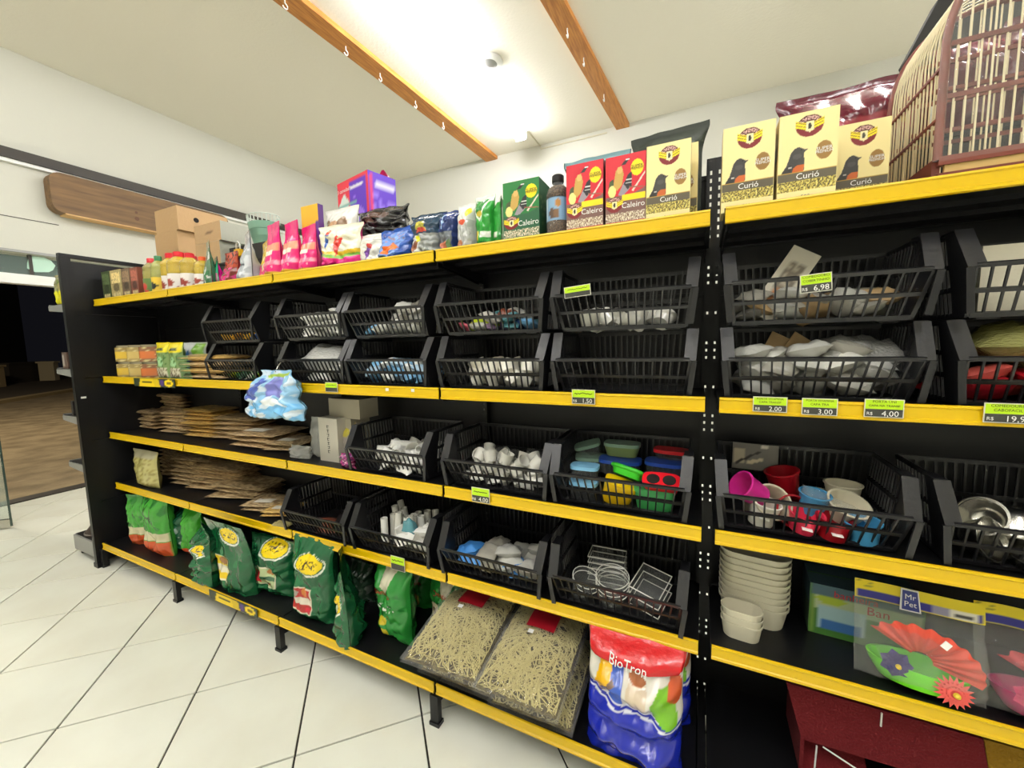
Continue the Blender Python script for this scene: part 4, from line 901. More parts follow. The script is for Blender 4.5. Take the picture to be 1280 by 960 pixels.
# ------------------------------------------------------------------ goods in the baskets
CR = {}
def crumple_mesh(kind):
    if kind in CR: return CR[kind]
    mb = MB(); sd = kind * 3.3
    def S(u, v, s_):
        p = max(0, math.sin(PI * v)) ** .5 * max(0, 1 - abs(2 * u - 1) ** 2.6) ** .5
        return (u - .5 + .06 * nz(v * 4, sd), v - .5 + .06 * nz(u * 4, sd, 2), .5 + s_ * .45 * p + .22 * nz(u * 3.3 + sd, v * 3.3, sd) * p + .08 * nz(u * 9, v * 9, sd))
    mb.grid(lambda u, v: S(u, v, 1), 9, 9); mb.grid(lambda u, v: S(u, v, -1), 9, 9, flip=True)
    o = mb.build('packet', WHITE, None, smooth=180); CR[kind] = o.data; bpy.data.objects.remove(o); return CR[kind]
def lump(name, x, y, z, sx, sy, sz, rot, m, label, cat, group=None):
    o = link(name, crumple_mesh(R.randrange(5)), None, (x, y, z), rot); o.scale = (sx, sy, sz)
    o.material_slots[0].link = 'OBJECT'; o.material_slots[0].material = m
    return tag(o, label, cat, group)
def colm(name, rgb, rough=.3): return mat(name, rgb, rough, bump=(40, .3), coat=.2)
W1 = colm('packet_white', (244, 243, 236)); W2 = colm('packet_offwhite', (196, 194, 184)); SLV = mat('packet_silver', (236, 235, 226), .25, bump=(45, .9), coat=.4)
SLV2 = mat('packet_clear_grey', (196, 192, 178), .2, bump=(45, .9), coat=.6); BRN = mat('packet_brown_card', (168, 140, 98), .6); LB = colm('packet_light_blue', (120, 176, 216)); DB = colm('packet_blue', (40, 90, 170))
YEL = colm('piece_yellow', (226, 170, 20)); GRN2 = colm('piece_green', (60, 130, 60)); LIME = colm('packet_lime', (196, 214, 30)); PNK = colm('packet_pink', (214, 100, 120)); TEAL = colm('packet_teal', (90, 150, 160)); REDM = colm('packet_red', (186, 24, 40)); OLV = mat('olive_film', (140, 138, 78), .2, bump=(25, .8), coat=.5); BRW = colm('packet_rust', (120, 60, 40))
def heap(bx, by, bz, n, mats_, size, top, name, label, cat, group, x0=-.165, x1=.165, y0=.062, y1=.24, flat=.55, vert=.5):
    """n pieces tumbled in a basket: lower layer first, then upper ones"""
    nx = max(2, int((x1 - x0) / (size * .75))); per = nx * max(1, int((y1 - y0) / (size * .7)))
    for k in range(n):
        i = k % per; layer = k // per
        gx = (i % nx + .5) / nx; gy = (i // nx + .5) / max(1, per // nx)
        x = x0 + (x1 - x0) * gx + R.uniform(-.012, .012); y = y0 + (y1 - y0) * gy + R.uniform(-.012, .012)
        z = .009 + layer * min(size * flat, top / max(1, math.ceil(n / per))) + R.uniform(0, .006)
        s_ = size * R.uniform(.85, 1.2)
        m = mats_[k % len(mats_)] if len(mats_) > 1 else mats_[0]
        lump(name, bx + x, by + y, bz + z, s_, s_ * R.uniform(.8, 1.25), s_ * flat * R.uniform(.8, 1.2), (R.uniform(-vert, vert), R.uniform(-vert, vert), R.uniform(0, 6.28)), m, label, cat, group)
up = ZB2 + PIT
heap(BX['a'], YB2, up, 16, [YEL, YEL, YEL, mat('piece_gold', (200, 140, 30), .3)], .05, .06, 'yellow_piece', 'small glossy yellow piece in the upper basket nearest the end panel', 'toy part', 'yellow pieces', x1=.09)
heap(BX['a'], YB2, up, 3, [DB], .06, .05, 'blue_packet', 'small blue packet beside the yellow pieces', 'packet', 'blue packets by the yellow pieces', x0=.08, y1=.16)
heap(BX['a'], YB2, ZB2, 16, [GRN2, LIME, GRN2, colm('packet_dark_green', (30, 84, 50)), W2], .06, .06, 'seed_packet', 'small green or yellow packet in the lower basket behind the blue hanging bag', 'packet', 'green and yellow packets')
heap(BX['b'], YB2, up, 30, [W1, SLV, W1], .075, .11, 'wrapped_piece', 'white plastic wrapped piece in upper basket above crumpled clear bag', 'packet', 'white wrapped pieces', x0=-.11)
tag(MB().prism([(-.03, 0), (.03, 0), (.03, .05), (-.03, .05)], lambda a, b, t: (a, t, b), 0, .002).build('white_card', WCARD, None, (BX['b'] + .11, YB2 + .09, up + .10), (-.2, .1, -.2)), 'small white card sticking out of the white wrapped pieces', 'card')
heap(BX['b'], YB2, ZB2, 22, [SLV, W1], .085, .11, 'white_dish', 'white plastic dish inside the crumpled clear bag', 'dish', 'white dishes in the clear bag', x0=-.10)
lump('clear_bag', BX['b'] + .03, YB2 + .15, ZB2 + .02, .30, .22, .17, (0, 0, .2), FILMW, 'large crumpled clear bag bulging above its basket', 'bag')
heap(BX['c'], YB2, up, 18, [SLV, W1, SLV2], .085, .10, 'clear_packet', 'clear packet with white pieces in upper basket above pale blue packets', 'packet', 'clear packets with white pieces', x0=-.02)
heap(BX['c'], YB2, up, 6, [LB, W1], .07, .05, 'blue_white_packet', 'blue or white packet low in the upper basket above pale blue packets', 'packet', 'blue and white packets', x1=-.02)
heap(BX['c'], YB2, up, 5, [BRW, SLV2], .07, .09, 'chain_packet', 'packet of dark metal chain at the back of its basket', 'packet', 'chain packets', x0=-.05, y0=.16)
heap(BX['c'], YB2, ZB2, 24, [LB, W1, colm('packet_pale_blue', (176, 204, 224)), LB], .085, .09, 'round_packet', 'pale blue or white round packet in lower basket beside crumpled bag', 'packet', 'pale blue packets')
heap(BX['d'], YB2, up, 7, [PNK, W1, colm('packet_lilac', (170, 140, 180))], .065, .06, 'toy_packet', 'pink or white packet in the bright mixed basket', 'packet', 'mixed bright packets', x1=0)
heap(BX['d'], YB2, up, 7, [TEAL, LB, DB], .065, .06, 'toy_packet', 'teal or blue packet in the bright mixed basket', 'packet', 'mixed bright packets', x0=.02)
heap(BX['d'], YB2, up, 2, [LIME], .09, .06, 'toy_packet', 'lime yellow packet on top of the bright mixed basket', 'packet', 'lime packets', x0=-.12, x1=-.02, y0=.10, y1=.16)
heap(BX['d'], YB2, up + .03, 4, [W2, BRW, TEAL], .08, .06, 'toy_packet', 'dull packet on top of the bright mixed basket', 'packet', 'dull packets', x0=-.05, x1=.08)
def cup(x, y, z, r, h, m, rot, label, group=None, name='plastic_cup', cat='cup', n=18, rb=.78, sticker=False, rim=True):
    t = thing(name, label, cat, (x, y, z), 0, group, rot)
    MB().lathe([(r * rb, 0), (r * .98, h * .97), (r, h), (r * .94, h), (r * (rb - .06), .004), (.0005, .004)], n).build('cup_wall', m, t, smooth=40)
    if rim: MB().lathe([(r, h * .94), (r * 1.05, h * .95), (r * 1.05, h), (r * .97, h * 1.005)], n, capb=False).build('rim', m, t, smooth=40)
    if sticker: MB().bar((-.012, -r * .92, h * .5), (.012, -r * .92, h * .5), .002, .02, up=(0, 1, 0)).build('price_sticker', TXT_W, t)
    return t
WPL = mat('white_plastic_cup', (240, 236, 222), .35); CPL = mat('clear_cup_plastic', (224, 222, 212), .15, coat=.6)
def cups(bx, by, bz, n, r, h, m, label, group, name, x0=-.15, x1=.15, y0=.085, y1=.22, layers=1):
    per = max(1, n // layers)
    for k in range(n):
        i = k % per; nx = max(1, int((x1 - x0) / (2.05 * r))); gx = (i % nx + .5) / nx; gy = (i // nx + .5) / max(1, math.ceil(per / nx))
        cup(bx + x0 + (x1 - x0) * gx, by + y0 + (y1 - y0) * gy, bz + .012 + (k // per) * h * .8 + R.uniform(0, .004), r * R.uniform(.9, 1.1), h * R.uniform(.85, 1.1), m, (R.uniform(-.9, .9), R.uniform(-.9, .9), R.uniform(0, 6)), label, group, name, n=12, rim=False)
cups(BX['d'], YB2, ZB2, 22, .034, .05, WPL, 'small white plastic cup tumbled in the basket under the bright packets', 'white cups in the lower basket', 'white_cup', layers=2)
cups(BX['e'], YB2, up, 16, .034, .05, CPL, 'small clear plastic cap in the basket above the empty one', 'clear caps', 'clear_beaker', y1=.16)
heap(BX['f'], YB2, up, 22, [SLV2, SLV, BRN, SLV2], .085, .07, 'clear_packet', 'clear packet around the tall photo card', 'packet', 'clear packets by photo card')
cd_ = carton('photo_card', 'tall narrow card with bird photo tilted out of its basket', 'card', .075, .004, .22, art((206, 200, 182), ('r', .2, .8, .1, .8, (120, 110, 96)), ('s', .2, .8, .1, .8, 6, (180, 170, 150), .1), ('e', .4, .3, .1, .12, (190, 120, 60))), (BX['f'] - .12, YB2 + .09, up + .02), 0, nu=12, nv=18, flaps=False); cd_.rotation_euler = (-.25, .55, 0)
heap(BX['f'], YB2, ZB2, 34, [SLV, SLV2, SLV, W2], .085, .12, 'clear_packet', 'clear packet heaped among brown cards', 'packet', 'clear packets by brown cards')
for dx_, rz_, nm in ((-.09, .5, 'larger'), (-.05, .62, 'partner'), (.03, .4, 'smaller')):
    c_ = carton('brown_card', 'brown backing card, the %s of those rising from clear packets' % nm, 'card', .11 if dx_ < 0 else .07, .003, .14 if dx_ < 0 else .10, art((176, 148, 104), ('s', 0, 1, 0, 1, 5, (160, 132, 90), .1)), (BX['f'] + dx_, YB2 + .11 + .02 * rz_, ZB2 + .045), 0, nu=4, nv=4, m=PAPERP, flaps=False); c_.rotation_euler = (-.35, rz_, .1)
lump('clear_bag', BX['f'] + .11, YB2 + .17, ZB2 + .06, .18, .15, .12, (.2, 0, .3), FILMW, 'crumpled brownish clear bag at the back of the brown card basket', 'bag')
t = carton('white_carton', 'large plain white carton filling the basket beside photo card basket', 'box', .32, .17, .15, art((204, 198, 176)), (BX['g'] + .0, YB2 + .165, up + .012), 0, nu=4, nv=4, m=PAPERP)
heap(BX['g'], YB2, ZB2, 9, [REDM, REDM, colm('packet_salmon', (206, 90, 80))], .10, .06, 'red_pack', 'red pack under the olive bag', 'packet', 'red packs')
lump('olive_bag', BX['g'] + .02, YB2 + .17, ZB2 + .07, .36, .22, .13, (0, 0, .1), OLV, 'crumpled olive plastic bag over red packs', 'bag')
# ---- third shelf
def rod_cup(x, y, z, L_, r, m, rz, tilt, name, label, cat, group):
    t = thing(name, label, cat, (x, y, z), 0, group, (PI / 2 + tilt, 0, rz))
    MB().lathe([(r, 0), (r, L_), (r * .86, L_), (r * .86, .004), (.0004, .004)], 12).build('tube_wall', m, t, smooth=40)
    MB().lathe([(r * 1.12, -.002), (r * 1.12, .012)], 12, capt=True).build('end_ring', m, t, smooth=40)
x = B3['c'][0]
for k in range(16): rod_cup(x - .11 + .026 * (k % 11) + R.uniform(-.01, .01), YB3 + .17 + R.uniform(-.02, .05), ZB3 + .035 + .03 * (k % 3), .11, .018, W1 if k % 3 else CPL, R.uniform(-.8, .8), R.uniform(-.2, .2), 'white_tube', 'white or clear tube with end ring lying in its basket', 'tube', 'white tubes')
cups(x, YB3, ZB3, 12, .034, .055, CPL, 'clear drinker cup piled at the back of the white tubes', 'clear cups behind tubes', 'clear_cup', y0=.13, y1=.25, layers=2, x0=-.08)
heap(x, YB3, ZB3, 16, [W1, SLV], .075, .09, 'white_part', 'white plastic part in the basket of white tubes', 'part', 'white parts', y1=.17, x0=-.09)
x = B3['d'][0]
cups(x, YB3, ZB3, 36, .028, .045, CPL, 'small clear plastic cup in the full basket of cups', 'small clear cups', 'clear_cup', layers=3)
heap(x, YB3, ZB3, 8, [SLV, W1], .05, .04, 'clear_piece', 'clear plastic piece low in the basket of small cups', 'part', 'clear pieces', y1=.13)
cups(x, YB3, ZB3 + .055, 5, .026, .05, CLEAR, 'clear cup standing on the heap of small cups', 'standing clear cups', 'clear_cup', y0=.17, y1=.24)
x = B3['e'][0]
def lid_tub(dx_, dy_, dz_, wv, dv, hv, body, lidc, rz, label, holes=0, lidh=.012, tilt=(0, 0), slots=False):
    t = thing('bird_bath', label, 'bird feeder', (x + dx_, YB3 + dy_, ZB3 + dz_), 0, 'bright bird feeders', (tilt[0], tilt[1], rz))
    def ov(s_, n=20):
        return [(wv / 2 * s_ * math.copysign(abs(math.cos(a_)) ** .55, math.cos(a_)), dv / 2 * s_ * math.copysign(abs(math.sin(a_)) ** .55, math.sin(a_))) for a_ in (2 * PI * k / n for k in range(n))]
    mb = MB(); lo_ = [mb.add((a, b, 0)) for a, b in ov(.82)]; hi_ = [mb.add((a, b, hv)) for a, b in ov(.97)]
    for j in range(20): mb.face((lo_[j], lo_[(j + 1) % 20], hi_[(j + 1) % 20], hi_[j]))
    mb.face(lo_[::-1]); mb.build('tub_body', body, t, smooth=50)
    if slots:
        mb = MB()
        pts = ov(1.0); mb.tube([(a, b, hv + .006) for a, b in pts + pts[:1]], .007, 6); 
        for q_ in (-.18, .15): mb.bar((wv * q_ - .01, -dv * .46, hv + .006), (wv * q_ + .01, dv * .46, hv + .006), .006, .006, up=(0, 0, 1))
        mb.build('lid', lidc, t, smooth=60)
    else:
        MB().prism(ov(1.0), lambda a, b, q_: (a, b, q_), hv, hv + lidh).build('lid', lidc, t, smooth=50)
        for k in range(holes):
            xx = (k - (holes - 1) / 2) * wv * .42
            MB().lathe([(.020, hv + lidh + .0003), (.020, hv + lidh + .0012)], 14, capt=True).build('hole', mat('hole_dark', (24, 18, 14), .9), t, (xx, 0, 0))
    return t
PALEB = mat('lid_pale_blue', (130, 190, 226), .3); BLUEL = mat('lid_blue', (40, 78, 170), .3); GREENL = mat('lid_green', (60, 196, 40), .3); YELL = mat('body_yellow', (232, 190, 10), .3); REDL = mat('lid_red', (226, 24, 40), .3); GRNB2 = mat('body_green', (60, 150, 80), .3); GREYG = mat('lid_grey_green', (130, 160, 140), .3)
CLT = CLEAR
lid_tub(-.125, .105, .062, .10, .07, .045, CLT, PALEB, .05, 'clear feeder with pale blue lid, top of two')
lid_tub(-.128, .10, .006, .10, .07, .045, CLT, PALEB, .0, 'clear feeder with pale blue lid, under its twin')
lid_tub(-.02, .10, .006, .11, .07, .065, YELL, YELL, .2, 'bright yellow plastic feeder leaning in its basket', tilt=(.2, .3))
lid_tub(.015, .125, .085, .11, .075, .02, GREENL, GREENL, -.25, 'open green frame shaped feeder on top of the others', slots=True, tilt=(-.5, .15))
lid_tub(.13, .095, .07, .115, .06, .03, REDL, REDL, .03, 'red oval feeder with two round holes', holes=2, lidh=.016, tilt=(.55, 0))
lid_tub(.11, .09, .006, .13, .06, .055, GRNB2, GRNB2, 0, 'dark green oval feeder under the red one')
lid_tub(-.02, .20, .075, .15, .09, .04, CLT, BLUEL, .05, 'clear feeder with blue oval lid behind the green frame')
lid_tub(.13, .21, .085, .13, .09, .035, CLT, BLUEL, -.05, 'clear feeder with blue oval lid behind the red feeder')
lid_tub(.12, .16, .045, .14, .09, .03, CLT, BLUEL, -.1, 'clear feeder with blue oval lid lowest behind the red feeder')
lid_tub(-.13, .22, .07, .12, .09, .04, CLT, GREYG, .2, 'clear feeder with grey green lid at the back corner')
lid_tub(-.02, .24, .13, .13, .08, .035, mat('body_olive', (120, 140, 84), .3), GREYG, 0, 'olive feeder box on top of the blue lidded one')
lid_tub(-.14, .24, .125, .10, .06, .03, CLT, GREYG, .1, 'clear feeder with grey green lid tilted on another', tilt=(.2, -.3))
lid_tub(.15, .245, .135, .12, .07, .02, CLT, REDL, -.1, 'clear feeder with dark red lid at the back')
x = B3['f'][0]
MAGC = mat('cup_magenta', (206, 40, 140), .35); REDC = mat('cup_dark_red', (150, 10, 24), .35); PINKC = mat('cup_coral', (222, 50, 80), .35); BLUC = mat('cup_blue', (70, 150, 196), .35); IVC = mat('cup_ivory', (212, 204, 178), .4)
def fc(dx_, dy_, dz_, r, h, m, rot, label, st=False): cup(x + dx_, YB3 + dy_, ZB3 + dz_, r, h, m, rot, label, 'cups in the bright cup basket', n=24, sticker=st)
fc(-.10, .10, .085, .042, .075, MAGC, (.2, -1.0, .3), 'magenta cup lying on its side')
fc(-.10, .085, .01, .040, .07, WPL, (.1, .2, 0), 'white cup standing below the magenta one', True)
fc(-.10, .14, .03, .050, .09, IVC, (.9, .3, .2), 'large ivory cup tipped behind the white cup')
fc(-.02, .20, .07, .045, .075, REDC, (.1, -.2, 0), 'dark red cup standing at the back')
fc(-.04, .155, .03, .045, .075, REDC, (1.2, .1, .3), 'dark red cup lying in front of the standing one')
fc(.03, .125, .05, .038, .06, BLUC, (.15, .1, 0), 'small blue cup in the middle of the basket')
fc(.0, .075, .015, .042, .055, PINKC, (.2, .15, 0), 'coral pink cup with price sticker at the front', True)
fc(.065, .07, .008, .042, .055, REDC, (.1, .1, 0), 'bright red cup with price sticker at the front', True)
fc(.135, .075, .008, .040, .055, BLUC, (.1, -.1, 0), 'blue cup in the front corner of the basket')
fc(.10, .13, .05, .050, .05, IVC, (.5, .1, .3), 'shallow ivory bowl wrapped in clear film')
fc(.12, .205, .06, .045, .06, IVC, (0, 0, 0), 'ivory cup, upper of the stacked pair')
fc(.12, .205, .01, .045, .06, IVC, (0, 0, 0), 'ivory cup, lower of the stacked pair')
fc(.07, .215, .02, .040, .06, IVC, (.2, .2, 0), 'small ivory cup beside the stacked pair')
c_ = carton('printed_card', 'grey printed card with branch picture at the back of the cup basket', 'card', .13, .003, .085, art((112, 108, 100), ('r', .04, .3, .2, .8, (176, 166, 140)), ('p', [(.05, .25), (.6, .75), (.62, .68), (.1, .18)], (40, 36, 30)), ('p', [(.3, .3), (.7, .5), (.68, .36), (.35, .2)], (206, 192, 160)), ('r', .62, .78, .82, .96, (220, 216, 200))), (x - .10, YB3 + .25, ZB3 + .12), 0, nu=20, nv=16, flaps=False); c_.rotation_euler = (-.15, .03, .05)
lump('clear_packet', x + .07, YB3 + .10, ZB3 + .085, .15, .05, .02, (.2, .35, -.2), FILM, 'thin clear packet lying across the ivory bowl', 'packet')
x = B3['g'][0]
def bowl(dx_, dy_, dz_, r, h, rot, label):
    t = thing('steel_bowl', label, 'bowl', (x + dx_, YB3 + dy_, ZB3 + dz_), 0, 'steel bowls', rot)
    MB().lathe([(r * .55, 0), (r * .8, h * .25), (r, h), (r * 1.06, h), (r * 1.06, h * .96), (r * .94, h * .96), (r * .76, h * .28), (r * .5, .005), (.0005, .005)], 26).build('bowl_body', STEEL, t, smooth=40)
bowl(-.02, .17, .115, .075, .065, (PI - .15, .1, 0), 'large steel bowl turned upside down on the others')
bowl(-.135, .10, .045, .05, .05, (1.2, .3, .6), 'steel bowl tipped on its side at the corner')
bowl(-.085, .12, .085, .045, .05, (1.0, -.5, -.5), 'small steel bowl leaning against the large one')
bowl(-.03, .085, .015, .065, .05, (.5, 0, 0), 'steel bowl under the upside down one')
# ---- fourth shelf
x = B4['b'][0]
heap(x, YB4, ZB4, 6, [BRW, mat('packet_black', (34, 30, 30), .3, coat=.4)], .11, .04, 'brown_pack', 'thin brown or dark pack lying in the basket beside seed stacks', 'packet', 'thin brown packs', x0=-.05, flat=.22)
x = B4['c'][0]
for k in range(16):
    rod_cup(x - .10 + .055 * (k % 5) + R.uniform(-.01, .01), YB4 + .10 + .045 * (k // 5), ZB4 + .015, .13 + R.uniform(-.02, .02), .016, CPL if k % 4 else W1, R.uniform(0, 6), -PI / 2 + R.uniform(-.25, .25), 'clear_tube', 'clear tube standing in the basket beside the blue packets', 'tube', 'clear tubes')
heap(x, YB4, ZB4, 8, [SLV, W1, SLV2], .085, .09, 'clear_packet', 'clear packet at the front of the tube basket', 'packet', 'clear packets before the tubes', y1=.15, x0=.0)
lump('teal_packet', x + .05, YB4 + .09, ZB4 + .06, .06, .04, .10, (.1, 0, .2), TEAL, 'teal packet among the clear tubes', 'packet')
x = B4['d'][0]
heap(x, YB4, ZB4, 4, [colm('packet_sky', (70, 140, 214))], .085, .06, 'blue_packet', 'sky blue packet in the basket between tubes and clear tubs', 'packet', 'sky blue packets', x0=-.16, x1=-.03, y1=.16)
heap(x, YB4, ZB4, 14, [SLV2, SLV, W2], .09, .09, 'clear_packet', 'clear packet in the basket between tubes and clear tubs', 'packet', 'clear packets with blue ones', x0=-.08)
heap(x, YB4, ZB4, 3, [colm('packet_sky', (70, 140, 214)), LB], .08, .05, 'ring_packet', 'blue ring packet near the basket corner', 'packet', 'blue ring packets', x0=.04, y1=.15)
x = B4['e'][0]
def clear_tub(dx_, dy_, dz_, r, h, label, sy=1.0, rot=(0, 0, 0), group='clear tubs'):
    t = thing('clear_tub', label, 'tub', (x + dx_, YB4 + dy_, ZB4 + dz_), 0, group, rot)
    MB().lathe([(r * .8, 0), (r, h), (r * 1.08, h), (r * 1.08, h - .004)], 26, 1, sy).build('tub_wall', CLEAR, t, smooth=40)
    MB().tube([(r * 1.06 * math.cos(2 * PI * k / 26), r * 1.06 * sy * math.sin(2 * PI * k / 26), h) for k in range(27)], .0016, 5).build('rim', CPL, t, smooth=180)
for k in range(4): clear_tub(-.02, .10, .008 + k * .014, .052, .06, 'clear round tub in the nested stack, ' + nth(k, 4), rot=(.25, .05, 0))
for k in range(2): clear_tub(-.125, .095, .01 + k * .016, .045, .06, 'clear round tub lying near the basket corner, ' + nth(k, 2), rot=(.2, .3, 0))
def square_tub(dx_, dy_, dz_, wv, dv, hv, rot, label):
    t = thing('clear_box', label, 'box', (x + dx_, YB4 + dy_, ZB4 + dz_), 0, 'clear square boxes', rot)
    mb = MB(); I = [mb.add((sx * wv / 2 * k, sy * dv / 2 * k, z)) for k, z in ((.92, 0), (1, hv)) for sx, sy in ((-1,-1),(1,-1),(1,1),(-1,1))]
    for q_ in ((3, 2, 1, 0), (0, 1, 5, 4), (1, 2, 6, 5), (2, 3, 7, 6), (3, 0, 4, 7)): mb.face([I[k] for k in q_])
    mb.build('box_wall', CLEAR, t)
    mb = MB(); mb.tube([(-wv / 2, -dv / 2, hv), (wv / 2, -dv / 2, hv), (wv / 2, dv / 2, hv), (-wv / 2, dv / 2, hv), (-wv / 2, -dv / 2, hv)], .0022, 5); mb.build('rim', CPL, t)
for k in range(5): square_tub(-.06, .21, .01 + k * .022, .13, .085, .017, (0, 0, .05), 'flat clear box in the stack behind the round tubs, ' + nth(k, 5))
for k in range(3): square_tub(.10, .135, .01 + k * .03, .10, .12, .025, (.25, .15, -.25), 'square clear box tilted beside the nested tubs, ' + nth(k, 3))

# ------------------------------------------------------------------ blue bag hanging from a basket
q0 = at(1, -.03, 349, 462); q1 = at(1, -.03, 349, 521); wv = at(1, -.03, 381, 500).x - at(1, -.03, 318, 500).x; hh = q0.z - q1.z
A_BL = art((150, 200, 236), ('r', 0, 1, .0, .34, (120, 190, 240)), ('s', 0, 1, 0, 1, 5, (214, 230, 244), .05), ('p', [(.12, .38), (.34, .40), (.42, .80), (.22, .82)], (76, 100, 190)), ('p', [(.50, .46), (.78, .48), (.72, .90), (.52, .88)], (124, 128, 206)), ('e', .60, .34, .14, .07, (240, 246, 250)), ('p', [(.3, .9), (.9, .95), (.9, .88), (.3, .84)], (170, 200, 80)), back=(130, 190, 230))
def hb_extra(t, S):
    MB().tube([(.02, .0, hh * .96), (.02, .01, hh + .01), (.016, .03, hh + .032), (.014, .055, hh + .042), (.014, .075, hh + .03)], .0028, 6).build('wire_hook', STEEL, t, smooth=180)
pouch('toy_bag', 'pale blue translucent bag of toys hanging by a wire hook from a basket', 'bag', wv, hh, .10, A_BL, (q0.x, -.062, q1.z), 0, 'sack', seed=71, crumple=.8, nu=50, nv=54, top=.3, tuck=-.12, children=hb_extra, taper=.42, edge=.12, skew=.10)

# ------------------------------------------------------------------ bottom shelf: green feed bags
DG, LG = (20, 92, 52), (62, 150, 50)
def stand_bag(l, r, top, base, af, label, d=.11, rz=0.0, bend=0.0, skew=0.0, style='sack', sd=1, texts=(), yoff=0.0, cr=.42, group='green feed bags', wmul=1.0, zb=None):
    zz = z5 if zb is None else zb
    f = at(2, zz, (l + r) / 2, base); yy = max(f.y, -.09) + yoff
    x0 = at(1, yy, l, (top + base) / 2).x; x1 = at(1, yy, r, (top + base) / 2).x; hv = at(1, yy + d * .4 + bend * .25, (l + r) / 2, top).z - zz
    hv = min(hv, .40)
    return pouch('feed_bag', label, 'bag', (x1 - x0) * wmul, hv, d, af, ((x0 + x1) / 2, yy + d * .45, zz), rz, style, seed=sd, crumple=cr, bend=bend, skew=skew, nu=60, nv=84, texts=texts, group=group)
def light_green(): return art(LG, ('r', 0, 1, 0, .24, (206, 84, 40)), ('r', 0, 1, .26, .40, (206, 200, 160)), ('s', 0, 1, .4, 1, 5, (44, 120, 44), .15), back=LG)
stand_bag(158, 181, 617, 686, light_green(), 'light green feed bag with orange foot next to the end panel', sd=1, rz=.3, yoff=.03)
stand_bag(174, 204, 617, 692, light_green(), 'light green feed bag with orange foot and cream band, second from end panel', sd=2, skew=-.1)
stand_bag(196, 214, 630, 690, art((24, 100, 60), ('r', 0, 1, 0, .22, (206, 80, 44)), back=(24, 96, 56)), 'dark green feed bag with orange foot behind the light green pair', sd=3, yoff=.05)
stand_bag(206, 229, 632, 693, art((18, 78, 50), ('s', .3, .9, .2, .6, 9, (140, 160, 150), .25), back=(18, 78, 50)), 'plain dark green feed bag with grey print between light green bags', sd=4, yoff=.03)
stand_bag(222, 243, 634, 704, art((60, 158, 40), ('r', 0, 1, 0, .2, (206, 80, 44)), back=(60, 158, 40)), 'light green feed bag with orange foot standing alone behind dark bags', sd=5, yoff=.05)
YC = (246, 214, 10)
def badge(u, v, r, asp): return [('e', u, v, r * 1.2, r * 1.2 * asp, (226, 226, 210)), ('e', u, v + .01, r * 1.08, r * 1.08 * asp, DG), ('e', u, v + .012, r, r * asp, YC), ('s', u - r * .7, u + r * .7, v - r * .3 * asp, v + r * .6 * asp, 26, (70, 50, 16), .12)]
def dark_green(lab, bu=.55, bv=.72, br=.2, asp=.55): return art(DG, ('s', 0, 1, 0, 1, 4, (34, 112, 66), .25), *badge(bu, bv, br, asp), *lab, back=(16, 76, 44))
LABY = [('r', .04, .48, .16, .50, (224, 216, 190)), ('r', .06, .46, .18, .48, (232, 200, 40)), ('r', .06, .46, .26, .36, (226, 220, 196)), ('e', .34, .43, .12, .05, (150, 100, 50))]
LABP = [('r', .08, .80, .18, .52, (224, 216, 190)), ('r', .10, .78, .20, .50, (176, 190, 140)), *[('p', [(.26, .24), (.30, .40), (.40, .48), (.46, .44), (.42, .30), (.40, .22)], (206, 30, 46))], ('r', .44, .78, .30, .36, (50, 92, 66)), ('e', .66, .44, .08, .05, (170, 110, 50)), ('e', .58, .24, .1, .025, (150, 80, 50)), ('e', .18, .28, .06, .06, (70, 130, 60))]
LABR = [('r', .06, .66, .12, .44, (224, 214, 190)), ('r', .08, .64, .14, .42, (176, 44, 40)), ('r', .08, .64, .22, .30, (226, 216, 196)), ('e', .22, .36, .1, .05, (160, 150, 140)), ('e', .50, .37, .1, .06, (206, 120, 50)), ('r', .5, .62, .15, .20, (210, 40, 60))]
LABW = [('r', .05, .45, .16, .48, (190, 200, 170)), ('s', .05, .45, .16, .48, 9, (70, 120, 70), .1)]
stand_bag(226, 266, 655, 727, dark_green(LABW, .78, .68, .16), 'dark green parrot feed bag slumped beside light green bag', sd=6, skew=.12, rz=-.35, cr=1.1)
stand_bag(262, 307, 642, 740, dark_green(LABY, .58, .80, .22, .5), 'dark green feed bag with long flat top and yellow label', sd=7, style='stand', d=.13, bend=-.18, cr=.5)
stand_bag(304, 358, 668, 742, dark_green(LABP, .68, .84, .24, .55), 'dark green feed bag with red parrot label', sd=8, d=.13, cr=.5)
stand_bag(356, 408, 668, 776, dark_green(LABR, .62, .72, .26, .42), 'dark green feed bag with red and white nut label', sd=9, d=.13, cr=.5)
stand_bag(400, 446, 677, 808, dark_green(LABW, .62, .42, .2, .5), 'dark green feed bag turned sideways with pointed top', sd=10, d=.12, rz=-.75, style='stand', cr=1.0, bend=-.05)
stand_bag(432, 460, 700, 772, art((40, 66, 48), ('s', 0, 1, 0, 1, 6, (90, 100, 90), .2)), 'dull dark green clear sided bag behind the sideways one', sd=11, yoff=.08)
SCR = [('p', [(.30, 1.02), (.70, 1.02), (.62, .72), (.5, .62), (.38, .72)], (206, 202, 176))]
RK = (38, 132, 50)
stand_bag(458, 512, 700, 802, art(RK, *SCR, ('e', .40, .27, .13, .055, (206, 186, 40)), ('e', .48, .14, .11, .05, (206, 186, 40)), ('p', [(.0, .2), (.16, .5), (.1, .7), (-.1, .6)], (196, 180, 150)), ('s', .2, .8, .4, .5, 14, (226, 232, 220), .2), back=(28, 104, 40)), 'bright green rodent feed bag with two gold seals and red script', sd=12, d=.12, rz=-.2, texts=[('Dentuço', .46, .64, .034, TXT_R)], group='bright green rodent feed bags')
